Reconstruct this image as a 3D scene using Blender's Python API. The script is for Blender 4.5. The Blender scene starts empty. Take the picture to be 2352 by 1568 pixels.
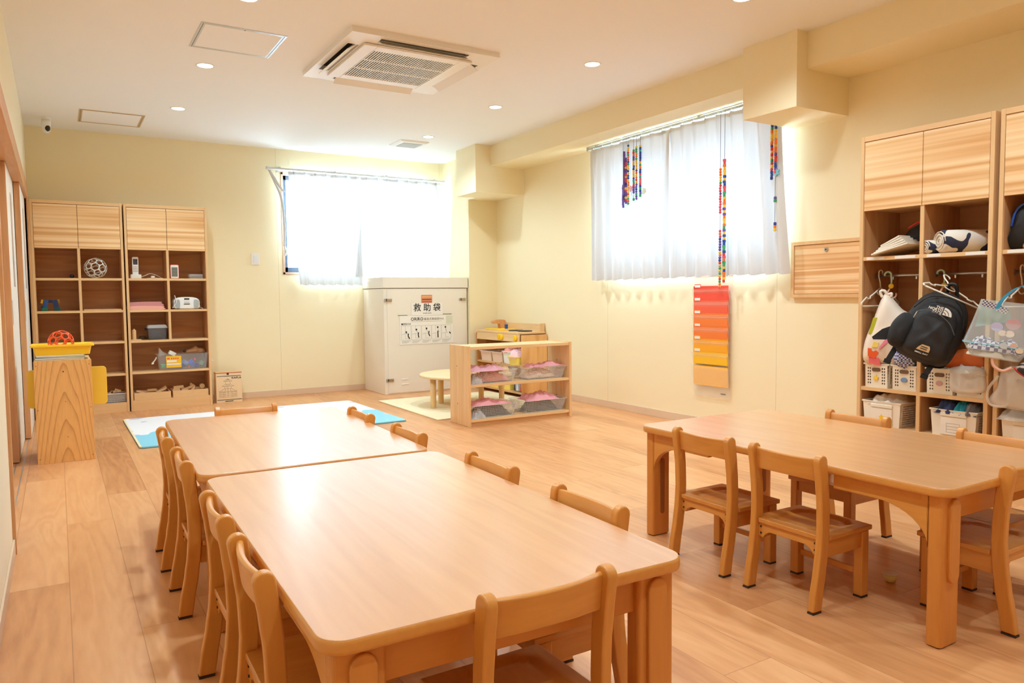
import bpy, bmesh, math, random
from mathutils import Vector, Matrix
random.seed(7)
C = bpy.context.scene.collection
PI = math.pi
R = math.radians

# ------------------------------------------------------------------ camera
cam_d = bpy.data.cameras.new('camera')
cam = bpy.data.objects.new('camera', cam_d); C.objects.link(cam)
cam_d.sensor_width = 36.0
cam_d.lens = 36.0 * 1710.15 / 2352.0
cam_d.clip_start = 0.05
yaw, pitch, roll = -0.5472, -0.0606, -0.0097
F_ = Vector((-math.sin(yaw)*math.cos(pitch), math.cos(yaw)*math.cos(pitch), math.sin(pitch)))
R0 = Vector((math.cos(yaw), math.sin(yaw), 0)); U0 = R0.cross(F_)
R1 = R0*math.cos(roll) + U0*math.sin(roll); U1 = -R0*math.sin(roll) + U0*math.cos(roll)
M = Matrix((R1, U1, -F_)).transposed().to_4x4()
M.translation = Vector((0.1859, -7.7214, 0.9947))
cam.matrix_world = M
bpy.context.scene.camera = cam

# ------------------------------------------------------------------ world, exposure, daylight
sc = bpy.context.scene
sc.view_settings.view_transform = 'Standard'
sc.view_settings.look = 'None'
sc.view_settings.gamma = 1.0
sc.view_settings.use_curve_mapping = False
sc.view_settings.exposure = 0.58
SKY = 25.0
LAMP = 15.5
w = bpy.data.worlds.new('overcast_sky'); sc.world = w; w.use_nodes = True
wn = w.node_tree.nodes; wl = w.node_tree.links
bg = wn['Background']; bg.inputs['Strength'].default_value = SKY
bg.inputs['Color'].default_value = (0.55, 0.80, 1.0, 1)
try:
    sc.cycles.use_denoising = True
    sc.cycles.max_bounces = 8
    sc.cycles.use_adaptive_sampling = True
    sc.cycles.adaptive_threshold = 0.035
    sc.cycles.diffuse_bounces = 6
    sc.cycles.glossy_bounces = 4
    sc.cycles.transparent_max_bounces = 24
    sc.cycles.transmission_bounces = 6
    sc.cycles.sample_clamp_indirect = 8.0
    sc.cycles.caustics_reflective = False
    sc.cycles.caustics_refractive = False
except Exception:
    pass

def portal(name, loc, rot, sx, sy):
    l = bpy.data.lights.new(name, 'AREA'); l.shape = 'RECTANGLE'; l.size = sx; l.size_y = sy
    l.cycles.is_portal = True
    o = bpy.data.objects.new(name, l); C.objects.link(o); o.location = loc; o.rotation_euler = rot
portal('daylight_portal', (3.03, 0.13, 1.75), (R(-90), 0, 0), 1.74, 1.03)
portal('daylight_portal', (4.46, -3.48, 1.72), (R(90), 0, R(90)), 1.9, 1.05)

# ------------------------------------------------------------------ helpers
def lin(c):
    return tuple((x/12.92 if x <= 0.04045 else ((x+0.055)/1.055)**2.4) for x in [v/255.0 for v in c]) + (1.0,)

MATS = {}
def mat(name, rgb, rough=0.5, metal=0.0, spec=0.5, coat=0.0, alpha=1.0, trans=0.0, emit=0.0, sheen=0.0, bump=0.0, bscale=200.0):
    if name in MATS: return MATS[name]
    m = bpy.data.materials.new(name); m.use_nodes = True
    nt = m.node_tree; b = nt.nodes['Principled BSDF']
    b.inputs['Base Color'].default_value = lin(rgb)
    b.inputs['Roughness'].default_value = rough
    b.inputs['Metallic'].default_value = metal
    b.inputs['Specular IOR Level'].default_value = spec
    b.inputs['Coat Weight'].default_value = coat
    b.inputs['Alpha'].default_value = alpha
    b.inputs['Transmission Weight'].default_value = trans
    b.inputs['Sheen Weight'].default_value = sheen
    if emit:
        b.inputs['Emission Color'].default_value = lin(rgb)
        b.inputs['Emission Strength'].default_value = emit
    tc = nt.nodes.new('ShaderNodeTexCoord')
    nz = nt.nodes.new('ShaderNodeTexNoise'); nz.inputs['Scale'].default_value = bscale if bump else 6.0
    nz.inputs['Detail'].default_value = 3
    nt.links.new(tc.outputs['Object'], nz.inputs['Vector'])
    if bump:
        bp = nt.nodes.new('ShaderNodeBump'); bp.inputs['Strength'].default_value = bump; bp.inputs['Distance'].default_value = 0.002
        nt.links.new(nz.outputs['Fac'], bp.inputs['Height']); nt.links.new(bp.outputs['Normal'], b.inputs['Normal'])
    else:
        mr = nt.nodes.new('ShaderNodeMapRange')
        mr.inputs['To Min'].default_value = max(0.02, rough-0.05); mr.inputs['To Max'].default_value = min(1, rough+0.05)
        nt.links.new(nz.outputs['Fac'], mr.inputs['Value']); nt.links.new(mr.outputs['Result'], b.inputs['Roughness'])
    MATS[name] = m
    return m

def wood(name, light, dark, axis='Z', rings=9.0, stretch=0.09, rough=0.38, coat=0.15, distort=5.0, streak=0.5, rand=True, lines=0.6):
    """wood with the grain running along the given object axis"""
    if name in MATS: return MATS[name]
    m = bpy.data.materials.new(name); m.use_nodes = True
    nt = m.node_tree; N = nt.nodes; L = nt.links; b = N['Principled BSDF']
    tc = N.new('ShaderNodeTexCoord'); mp = N.new('ShaderNodeMapping')
    s = [1.0, 1.0, 1.0]; s['XYZ'.index(axis)] = stretch
    mp.inputs['Scale'].default_value = s
    L.new(tc.outputs['Object'], mp.inputs['Vector'])
    vec = mp.outputs['Vector']
    if rand:
        oi = N.new('ShaderNodeObjectInfo'); ad = N.new('ShaderNodeVectorMath'); ad.operation = 'ADD'
        sc3 = N.new('ShaderNodeVectorMath'); sc3.operation = 'SCALE'; sc3.inputs[0].default_value = (3.1, 5.7, 2.3)
        L.new(oi.outputs['Random'], sc3.inputs['Scale']); L.new(vec, ad.inputs[0]); L.new(sc3.outputs[0], ad.inputs[1]); vec = ad.outputs[0]
    n1 = N.new('ShaderNodeTexNoise'); n1.inputs['Scale'].default_value = rings; n1.inputs['Detail'].default_value = 2.0
    n1.inputs['Distortion'].default_value = 0.6
    L.new(vec, n1.inputs['Vector'])
    ml = N.new('ShaderNodeMath'); ml.operation = 'MULTIPLY'; ml.inputs[1].default_value = distort*6
    L.new(n1.outputs['Fac'], ml.inputs[0])
    sn = N.new('ShaderNodeMath'); sn.operation = 'SINE'; L.new(ml.outputs[0], sn.inputs[0])
    n2 = N.new('ShaderNodeTexNoise'); n2.inputs['Scale'].default_value = rings*9; n2.inputs['Detail'].default_value = 3.0
    L.new(vec, n2.inputs['Vector'])
    a1 = N.new('ShaderNodeMath'); a1.operation = 'MULTIPLY_ADD'; a1.inputs[1].default_value = 0.25*lines; a1.inputs[2].default_value = 0.5
    L.new(sn.outputs[0], a1.inputs[0])
    a2 = N.new('ShaderNodeMath'); a2.operation = 'MULTIPLY_ADD'; a2.inputs[1].default_value = streak
    L.new(n2.outputs['Fac'], a2.inputs[0]); L.new(a1.outputs[0], a2.inputs[2])
    a3 = N.new('ShaderNodeMath'); a3.operation = 'SUBTRACT'; a3.inputs[1].default_value = streak*0.5; L.new(a2.outputs[0], a3.inputs[0])
    cr = N.new('ShaderNodeMix'); cr.data_type = 'RGBA'; cr.clamp_factor = True
    cr.inputs['A'].default_value = lin(light); cr.inputs['B'].default_value = lin(dark)
    L.new(a3.outputs[0], cr.inputs['Factor']); L.new(cr.outputs['Result'], b.inputs['Base Color'])
    b.inputs['Roughness'].default_value = rough; b.inputs['Coat Weight'].default_value = coat; b.inputs['Coat Roughness'].default_value = 0.27
    b.inputs['Coat IOR'].default_value = 1.55 if coat > 0.9 else 1.5
    MATS[name] = m
    return m

def box(bm, x0, x1, y0, y1, z0, z1, mi=0):
    vs = [bm.verts.new(p) for p in [(x0,y0,z0),(x1,y0,z0),(x1,y1,z0),(x0,y1,z0),(x0,y0,z1),(x1,y0,z1),(x1,y1,z1),(x0,y1,z1)]]
    for f in [(0,3,2,1),(4,5,6,7),(0,1,5,4),(1,2,6,5),(2,3,7,6),(3,0,4,7)]:
        fc = bm.faces.new([vs[i] for i in f]); fc.material_index = mi
    return vs

def obox(bm, c, size, rot=None, mi=0):
    """box centred at c, optionally rotated by a Matrix"""
    a, b_, d = [s/2 for s in size]
    vs = box(bm, -a, a, -b_, b_, -d, d, mi)
    for v in vs:
        if rot is not None: v.co = rot @ v.co
        v.co += Vector(c)
    return vs

def rot(ax, deg): return Matrix.Rotation(R(deg), 3, ax)

def prism(bm, pts, lo, hi, axis='y', mi=0):
    """extrude a 2D outline between lo and hi along the axis"""
    def P(a, b_, t):
        return {'x': (t, a, b_), 'y': (a, t, b_), 'z': (a, b_, t)}[axis]
    A = [bm.verts.new(P(p[0], p[1], lo)) for p in pts]
    B = [bm.verts.new(P(p[0], p[1], hi)) for p in pts]
    n = len(pts)
    fs = []
    try:
        fs.append(bm.faces.new(A)); fs.append(bm.faces.new(list(reversed(B))))
    except ValueError: pass
    for i in range(n):
        j = (i+1) % n
        fs.append(bm.faces.new([A[j], A[i], B[i], B[j]]))
    for f in fs: f.material_index = mi
    return A+B

def rrect(x0, x1, y0, y1, r, seg=5):
    pts = []
    for cx, cy, a0 in ((x1-r, y1-r, 0), (x0+r, y1-r, 90), (x0+r, y0+r, 180), (x1-r, y0+r, 270)):
        for k in range(seg+1):
            a = R(a0 + 90*k/seg); pts.append((cx+r*math.cos(a), cy+r*math.sin(a)))
    return pts

def ring_loft(bm, rings, cap0=True, cap1=True, closed=True, mi=0):
    V = [[bm.verts.new(p) for p in r] for r in rings]
    n = len(V[0])
    for i in range(len(V)-1):
        for j in range(n if closed else n-1):
            k = (j+1) % n
            f = bm.faces.new([V[i][j], V[i][k], V[i+1][k], V[i+1][j]]); f.material_index = mi
    if cap0 and closed:
        f = bm.faces.new(list(reversed(V[0]))); f.material_index = mi
    if cap1 and closed:
        f = bm.faces.new(V[-1]); f.material_index = mi
    return V

def tube(bm, pts, r, seg=8, mi=0, closed=False):
    pts = [Vector(p) for p in pts]
    rings = []
    n = len(pts); up = None
    for i, p in enumerate(pts):
        if closed: t = pts[(i+1) % n] - pts[i-1]
        else: t = pts[min(i+1, n-1)] - pts[max(i-1, 0)]
        if t.length < 1e-9: t = Vector((0,0,1))
        t.normalize()
        if up is None:
            up = t.cross(Vector((0,0,1)))
            if up.length < 0.1: up = t.cross(Vector((1,0,0)))
            up.normalize()
        up = (up - t*up.dot(t)); up.normalize()
        s = t.cross(up)
        rr = r[i] if isinstance(r, (list, tuple)) else r
        rings.append([p + (up*math.cos(2*PI*k/seg) + s*math.sin(2*PI*k/seg))*rr for k in range(seg)])
    if closed:
        V = [[bm.verts.new(q) for q in rg] for rg in rings]
        for i in range(n):
            for j in range(seg):
                f = bm.faces.new([V[i][j], V[i][(j+1)%seg], V[(i+1)%n][(j+1)%seg], V[(i+1)%n][j]]); f.material_index = mi
    else:
        ring_loft(bm, rings, mi=mi)

def lathe(bm, prof, c=(0,0,0), seg=24, mi=0, axis='z'):
    rings = []
    for r, z in prof:
        rg = []
        for k in range(seg):
            a = 2*PI*k/seg
            p = (r*math.cos(a), r*math.sin(a), z)
            if axis == 'x': p = (z, r*math.cos(a), r*math.sin(a))
            if axis == 'y': p = (r*math.sin(a), z, r*math.cos(a))
            rg.append((p[0]+c[0], p[1]+c[1], p[2]+c[2]))
        rings.append(rg)
    ring_loft(bm, rings, mi=mi)

def sphere(bm, c, r, u=12, v=8, sc_=(1,1,1), mi=0):
    prof = []
    for i in range(v+1):
        a = -PI/2 + PI*i/v
        prof.append((max(math.cos(a), 0.001), math.sin(a)))
    V = []
    for rr, z in prof:
        V.append([(c[0]+rr*r*math.cos(2*PI*k/u)*sc_[0], c[1]+rr*r*math.sin(2*PI*k/u)*sc_[1], c[2]+z*r*sc_[2]) for k in range(u)])
    ring_loft(bm, V, mi=mi)

def pillow(bm, outline, T, rings=6, mi=0, wrinkle=0.0, seed=0, flat=0.5, c=None):
    """outline in local x,z; puffed along local y with thickness T"""
    rnd = random.Random(seed)
    if c is None:
        c = (sum(p[0] for p in outline)/len(outline), sum(p[1] for p in outline)/len(outline))
    n = len(outline)
    ph = [rnd.uniform(0, 6.28) for _ in range(6)]
    def wr(x, z): return wrinkle*(math.sin(x*55+ph[0]+z*20)*math.sin(z*38+ph[1]) + 0.6*math.sin(x*90+ph[2])*math.cos(z*75-x*40+ph[3]))
    def side(sg):
        V = []
        for i in range(1, rings+1):
            s = 1 - i/(rings+0.35)
            d = T/2*(1-s**2)**flat
            V.append([bm.verts.new((c[0]+(p[0]-c[0])*s, sg*(d+wr(p[0]*s+c[0], p[1]*s)*(1-s)*1.5), c[1]+(p[1]-c[1])*s)) for p in outline])
        return V
    E0 = [bm.verts.new((p[0], 0, p[1])) for p in outline]
    for sg in (-1, 1):
        V = [E0] + side(sg)
        for i in range(len(V)-1):
            for j in range(n):
                k = (j+1) % n
                q = [V[i][j], V[i][k], V[i+1][k], V[i+1][j]]
                if sg > 0: q.reverse()
                f = bm.faces.new(q); f.material_index = mi
        f = bm.faces.new(V[-1] if sg < 0 else list(reversed(V[-1]))); f.material_index = mi

def smooth_outline(pts, n=4):
    """Catmull-Rom through a closed outline"""
    out = []
    m = len(pts)
    for i in range(m):
        p0, p1, p2, p3 = pts[i-1], pts[i], pts[(i+1) % m], pts[(i+2) % m]
        for k in range(n):
            t = k/n
            out.append(tuple(0.5*((2*p1[j]) + (-p0[j]+p2[j])*t + (2*p0[j]-5*p1[j]+4*p2[j]-p3[j])*t*t + (-p0[j]+3*p1[j]-3*p2[j]+p3[j])*t**3) for j in range(2)))
    return out

def curve3(pts, n=6):
    out = []; m = len(pts)
    for i in range(m-1):
        p0, p1, p2, p3 = pts[max(i-1,0)], pts[i], pts[i+1], pts[min(i+2,m-1)]
        for k in range(n):
            t = k/n
            out.append(tuple(0.5*((2*p1[j]) + (-p0[j]+p2[j])*t + (2*p0[j]-5*p1[j]+4*p2[j]-p3[j])*t*t + (-p0[j]+3*p1[j]-3*p2[j]+p3[j])*t**3) for j in range(3)))
    out.append(tuple(pts[-1]))
    return out

def holed(bm, o, u, v, nu, nv, hr=0.3, solid=None, thick=None, square=False, mi=0):
    """panel with a grid of holes: origin o, edge vectors u and v"""
    o = Vector(o); u = Vector(u)/nu; v = Vector(v)/nv
    cache = {}
    def vert(p):
        k = tuple(round(q, 6) for q in p)
        if k not in cache: cache[k] = bm.verts.new(p)
        return cache[k]
    for i in range(nu):
        for j in range(nv):
            b0 = o+u*i+v*j
            per = [b0, b0+u*.5, b0+u, b0+u+v*.5, b0+u+v, b0+u*.5+v, b0+v, b0+v*.5]
            if solid and solid(i, j):
                f = bm.faces.new([vert(p) for p in per]); f.material_index = mi; continue
            cc = b0+u*.5+v*.5
            if square:
                inn = [cc+u*a*hr+v*b_*hr for a, b_ in ((-1,-1),(0,-1),(1,-1),(1,0),(1,1),(0,1),(-1,1),(-1,0))]
            else:
                inn = [cc+(u*math.cos(a)+v*math.sin(a))*hr for a in [R(225+45*k) for k in range(8)]]
            iv = [bm.verts.new(p) for p in inn]
            for k in range(8):
                f = bm.faces.new([vert(per[k]), vert(per[(k+1)%8]), iv[(k+1)%8], iv[k]]); f.material_index = mi

def obj(name, bm, m, parent=None, bevel=0.0, smooth=False, solidify=0.0, subsurf=0, loc=None, rz=None, seg=2):
    me = bpy.data.meshes.new(name)
    bmesh.ops.recalc_face_normals(bm, faces=bm.faces)
    bm.to_mesh(me); bm.free()
    for k in (m if isinstance(m, (list, tuple)) else [m]): me.materials.append(k)
    o = bpy.data.objects.new(name, me); C.objects.link(o)
    if parent is not None: o.parent = parent
    if loc is not None: o.location = loc
    if rz is not None: o.rotation_euler = (0, 0, rz)
    if smooth:
        for p in me.polygons: p.use_smooth = True
    if solidify:
        s = o.modifiers.new('thickness', 'SOLIDIFY'); s.thickness = solidify; s.offset = 0
    if bevel:
        b = o.modifiers.new('bevel', 'BEVEL'); b.width = bevel; b.segments = seg; b.limit_method = 'ANGLE'; b.angle_limit = R(40)
        for p in me.polygons: p.use_smooth = True
        b.harden_normals = True
    if subsurf:
        s = o.modifiers.new('subsurf', 'SUBSURF'); s.levels = subsurf; s.render_levels = subsurf
    return o

def B(): return bmesh.new()
def bx(name, x0, x1, y0, y1, z0, z1, m, parent=None, bevel=0.0, **k):
    bm = B(); box(bm, x0, x1, y0, y1, z0, z1); return obj(name, bm, m, parent, bevel, **k)

def tag(o, label=None, cat=None, group=None, kind=None):
    if label: o['label'] = label
    if cat: o['category'] = cat
    if group: o['group'] = group
    if kind: o['kind'] = kind
    return o

def thing(name, label, cat, loc=(0,0,0), rz=0.0, group=None):
    o = bpy.data.objects.new(name, None); C.objects.link(o)
    o.empty_display_size = 0.05
    o.location = loc; o.rotation_euler = (0, 0, rz)
    return tag(o, label, cat, group)

def struct(o): o['kind'] = 'structure'; return o

def dup(root, loc, rz, label, group=None):
    def cp(o, parent):
        c = o.copy(); C.objects.link(c)
        if parent is not None: c.parent = parent
        for ch in list(kids.get(o.name, [])): cp(ch, c)
        return c
    kids = {}
    def walk(o):
        kids[o.name] = list(o.children)
        for ch in o.children: walk(ch)
    walk(root)
    r = cp(root, None)
    r.location = loc; r.rotation_euler = (0, 0, rz); r['label'] = label
    if group: r['group'] = group
    return r

def text(name, s, size, m, parent, loc, rotm=(R(90),0,0), align='CENTER', width=1.0, bold=0.0, ext=0.0004):
    cu = bpy.data.curves.new(name, 'FONT'); cu.body = s; cu.size = size; cu.align_x = align; cu.align_y = 'CENTER'
    cu.extrude = ext; cu.offset = bold; cu.resolution_u = 2
    o = bpy.data.objects.new(name, cu); C.objects.link(o)
    dg = bpy.context.evaluated_depsgraph_get()
    me = bpy.data.meshes.new_from_object(o.evaluated_get(dg))
    bpy.data.objects.remove(o)
    me.materials.clear(); me.materials.append(m)
    t = bpy.data.objects.new(name, me); C.objects.link(t); t.parent = parent; t.location = loc; t.rotation_euler = rotm; t.scale = (width, 1, 1)
    return t

# ------------------------------------------------------------------ materials
def stripes(name, axis='Z', cols=None, n_scale=14.0, along='X', rough=0.45):
    m = bpy.data.materials.new(name); m.use_nodes = True
    N = m.node_tree.nodes; L = m.node_tree.links; b = N['Principled BSDF']
    tc = N.new('ShaderNodeTexCoord'); mp = N.new('ShaderNodeMapping')
    s = [0.0, 0.0, 0.0]; s['XYZ'.index(axis)] = 1.0; s['XYZ'.index(along)] = 0.012
    mp.inputs['Scale'].default_value = s
    L.new(tc.outputs['Object'], mp.inputs['Vector'])
    oi = N.new('ShaderNodeObjectInfo'); ad = N.new('ShaderNodeVectorMath'); ad.operation = 'ADD'
    L.new(mp.outputs[0], ad.inputs[0]); L.new(oi.outputs['Location'], ad.inputs[1])
    n1 = N.new('ShaderNodeTexNoise'); n1.inputs['Scale'].default_value = n_scale; n1.inputs['Detail'].default_value = 1.5
    L.new(mp.outputs[0], n1.inputs['Vector'])
    cr = N.new('ShaderNodeValToRGB'); cr.color_ramp.interpolation = 'LINEAR'
    els = cr.color_ramp.elements
    pos = [0.30, 0.42, 0.46, 0.50, 0.56, 0.60, 0.72]
    cs = cols
    els[0].position = pos[0]; els[0].color = lin(cs[0]); els[1].position = pos[-1]; els[1].color = lin(cs[-1])
    for p, c in zip(pos[1:-1], cs[1:-1]):
        e = els.new(p); e.color = lin(c)
    L.new(n1.outputs['Fac'], cr.inputs['Fac'])
    n2 = N.new('ShaderNodeTexNoise'); n2.inputs['Scale'].default_value = 160; n2.inputs['Detail'].default_value = 2
    L.new(mp.outputs[0], n2.inputs['Vector'])
    mx = N.new('ShaderNodeMix'); mx.data_type = 'RGBA'; mx.blend_type = 'MULTIPLY'; mx.inputs['Factor'].default_value = 0.25
    L.new(cr.outputs['Color'], mx.inputs['A'])
    r2 = N.new('ShaderNodeValToRGB'); r2.color_ramp.elements[0].color = (0.7,0.62,0.55,1); r2.color_ramp.elements[1].color = (1,1,1,1)
    r2.color_ramp.elements[0].position = 0.3; r2.color_ramp.elements[1].position = 0.6
    L.new(n2.outputs['Fac'], r2.inputs['Fac']); L.new(r2.outputs['Color'], mx.inputs['B'])
    L.new(mx.outputs['Result'], b.inputs['Base Color'])
    b.inputs['Roughness'].default_value = rough
    return m

M_beech_z = wood('beech_upright', (222,154,72), (198,126,52), 'Z', 10, 0.12, rough=0.33, coat=0.25, lines=0.5)
M_beech_x = wood('beech_cross', (222,154,72), (198,126,52), 'X', 10, 0.12, rough=0.33, coat=0.25, lines=0.5)
M_beech_y = wood('beech_long', (220,150,70), (194,122,50), 'Y', 10, 0.12, rough=0.30, coat=0.3, lines=0.5)
M_table = wood('table_laminate', (224,166,108), (200,136,80), 'Y', 8.0, 0.07, rough=0.42, coat=1.0, distort=5, lines=0.45, streak=0.45)
M_tleg = wood('table_leg_wood', (220,146,66), (196,122,50), 'Z', 9, 0.12, rough=0.4, coat=0.15, lines=0.4)
M_trail = wood('table_rail_wood', (220,146,66), (196,122,50), 'X', 9, 0.12, rough=0.4, coat=0.15, lines=0.4)
M_edge = wood('table_edge_wood', (224,158,76), (202,130,54), 'Y', 9, 0.12, rough=0.35, coat=0.3, lines=0.3)
M_cab = wood('cabinet_wood', (236,196,144), (222,176,120), 'Z', 8, 0.08, rough=0.5, coat=0.0, lines=0.4)
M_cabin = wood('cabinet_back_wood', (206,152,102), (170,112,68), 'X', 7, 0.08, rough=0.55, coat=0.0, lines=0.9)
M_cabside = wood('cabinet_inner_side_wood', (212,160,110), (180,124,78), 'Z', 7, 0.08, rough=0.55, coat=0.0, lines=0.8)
M_shelf = wood('shelf_wood', (238,198,146), (224,178,122), 'X', 8, 0.08, rough=0.5, coat=0.0, lines=0.4)
M_pine = wood('pine_panel', (240,204,154), (220,170,112), 'Z', 8, 0.08, rough=0.45, coat=0.05, lines=0.7)
M_pinex = wood('pine_shelf', (242,210,162), (224,180,124), 'X', 8, 0.08, rough=0.42, coat=0.08, lines=0.5)
M_cedar = wood('cedar_panel', (240,190,124), (190,122,58), 'Z', 5.0, 0.16, rough=0.4, coat=0.15, distort=2.0, lines=1.6, streak=0.3)
def cathedral(name, light, dark):
    m = bpy.data.materials.new(name); m.use_nodes = True
    N = m.node_tree.nodes; L = m.node_tree.links; b = N['Principled BSDF']
    tc = N.new('ShaderNodeTexCoord'); sp = N.new('ShaderNodeSeparateXYZ'); L.new(tc.outputs['Object'], sp.inputs[0])
    mp = N.new('ShaderNodeMapping'); mp.inputs['Scale'].default_value = (1, 1, 0.15); L.new(tc.outputs['Object'], mp.inputs['Vector'])
    nz = N.new('ShaderNodeTexNoise'); nz.inputs['Scale'].default_value = 9; nz.inputs['Detail'].default_value = 2; L.new(mp.outputs[0], nz.inputs['Vector'])
    nf = N.new('ShaderNodeTexNoise'); nf.inputs['Scale'].default_value = 90; nf.inputs['Detail'].default_value = 2; L.new(mp.outputs[0], nf.inputs['Vector'])
    def ma(op, a, b_=None):
        n = N.new('ShaderNodeMath'); n.operation = op
        for i, v in enumerate((a, b_)):
            if v is None: continue
            if isinstance(v, (int, float)): n.inputs[i].default_value = v
            else: L.new(v, n.inputs[i])
        return n.outputs[0]
    x = ma('ADD', sp.outputs['X'], ma('MULTIPLY', ma('SUBTRACT', nz.outputs['Fac'], 0.5), 0.045))
    ax = ma('ABSOLUTE', ma('SUBTRACT', x, 0.004))
    g = ma('ADD', ma('MULTIPLY', sp.outputs['Z'], 5.6), ma('MULTIPLY', ma('POWER', ax, 1.6), 95.0))
    g = ma('ADD', g, ma('MULTIPLY', nz.outputs['Fac'], 1.1))
    fr = ma('FRACT', g)
    ln_ = ma('POWER', fr, 5.0)
    f = ma('ADD', ma('MULTIPLY', ln_, 0.7), ma('MULTIPLY', ma('SUBTRACT', nf.outputs['Fac'], 0.4), 0.5))
    cr = N.new('ShaderNodeMix'); cr.data_type = 'RGBA'; cr.clamp_factor = True; cr.inputs['A'].default_value = lin(light); cr.inputs['B'].default_value = lin(dark)
    L.new(f, cr.inputs['Factor']); L.new(cr.outputs['Result'], b.inputs['Base Color']); b.inputs['Roughness'].default_value = 0.4
    return m
M_cath = cathedral('cedar_cathedral_grain', (236,184,114), (184,120,58))
M_trim = wood('door_trim_wood', (222,168,116), (192,134,86), 'Z', 10, 0.08, rough=0.45, coat=0.05, lines=0.6)
M_trimy = wood('door_head_wood', (222,168,116), (192,134,86), 'Y', 10, 0.08, rough=0.45, coat=0.05, lines=0.6)
M_blockw = wood('toy_block_wood', (238,198,146), (222,176,122), 'X', 20, 0.2, rough=0.55, coat=0, lines=0.3)
dcols = [(250,218,170),(246,206,152),(222,164,104),(240,196,140),(252,222,176),(226,170,110),(244,204,150)]
M_door_s = stripes('striped_door_wood', 'Z', dcols, 13.0, 'X')

white = mat('white_plastic', (238,236,230), 0.4)
offw = mat('ivory_plastic', (240,230,212), 0.45)
steel = mat('brushed_steel', (190,185,178), 0.3, metal=0.9)
alu = mat('aluminium', (196,200,204), 0.35, metal=0.8)
black = mat('black_plastic', (24,24,26), 0.4)
dark = mat('dark_pad', (60,44,34), 0.7)
paper = mat('white_paper', (240,234,224), 0.7)
ink = mat('black_ink', (28,24,24), 0.6)
inkl = mat('grey_ink', (120,112,104), 0.6)
yellowp = mat('yellow_plastic', (250,204,40), 0.4)
yellowl = mat('pale_yellow_plastic', (250,224,110), 0.4)
pink = mat('pink_cloth', (240,150,165), 0.85, sheen=0.3, bump=0.4, bscale=90)
pinkl = mat('light_pink_cloth', (248,205,210), 0.85, bump=0.4, bscale=90)
coral = mat('coral_cloth', (242,166,158), 0.85, bump=0.4, bscale=90)
cream = mat('cream_cloth', (238,220,180), 0.85, bump=0.4, bscale=90)
blackf = mat('black_nylon', (30,29,30), 0.7, sheen=0.0, bump=0.5, bscale=350)
navy = mat('navy_cloth', (50,58,92), 0.85, bump=0.3, bscale=80)
teal = mat('teal_cloth', (40,150,165), 0.8, bump=0.3, bscale=80)
greyc = mat('grey_cloth', (120,118,120), 0.85, bump=0.3, bscale=80)
orange = mat('orange_cloth', (222,104,34), 0.8, bump=0.3, bscale=80)
whitec = mat('white_cloth', (234,222,204), 0.85, bump=0.3, bscale=80)
red = mat('red_trim', (214,40,40), 0.5)
blue = mat('blue_plastic', (40,80,170), 0.4)
green = mat('green_plastic', (60,175,110), 0.35)
orangep = mat('orange_plastic', (244,96,40), 0.4)
redp = mat('red_plastic', (236,64,56), 0.35)
purple = mat('purple_plastic', (112,84,176), 0.35)
skyb = mat('light_blue_plastic', (130,200,220), 0.35)
ltpink = mat('pale_pink_plastic', (240,180,185), 0.4)

def clearmat(name, rgb, alpha, rough=0.15):
    if name in MATS: return MATS[name]
    m = bpy.data.materials.new(name); m.use_nodes = True
    N = m.node_tree.nodes; L = m.node_tree.links; b = N['Principled BSDF']; out = N['Material Output']
    b.inputs['Base Color'].default_value = lin(rgb); b.inputs['Roughness'].default_value = rough
    t = N.new('ShaderNodeBsdfTransparent'); mx = N.new('ShaderNodeMixShader')
    lw = N.new('ShaderNodeLayerWeight'); lw.inputs['Blend'].default_value = 0.3
    mr = N.new('ShaderNodeMapRange'); mr.inputs['To Min'].default_value = alpha; mr.inputs['To Max'].default_value = min(1.0, alpha+0.28)
    L.new(lw.outputs['Facing'], mr.inputs['Value']); L.new(mr.outputs['Result'], mx.inputs['Fac'])
    L.new(t.outputs[0], mx.inputs[1]); L.new(b.outputs[0], mx.inputs[2]); L.new(mx.outputs[0], out.inputs['Surface'])
    MATS[name] = m; return m
clear = clearmat('clear_plastic', (235,235,235), 0.12)
clear2 = clearmat('frosted_plastic', (236,238,238), 0.40, 0.3)
smoke = clearmat('smoked_plastic', (120,118,120), 0.55, 0.25)
vinyl = clearmat('clear_vinyl', (238,244,240), 0.26, 0.1)
pocketm = clearmat('pocket_vinyl', (240,232,220), 0.06, 0.2)
pocket2 = clearmat('pocket_backing', (250,240,226), 0.10, 0.3)
vinylg = clearmat('green_tinted_vinyl', (170,215,205), 0.5, 0.1)
glass = clearmat('window_glass', (220,235,240), 0.05, 0.02)
filmbag = clearmat('film_bag', (246,238,226), 0.42, 0.3)

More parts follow.
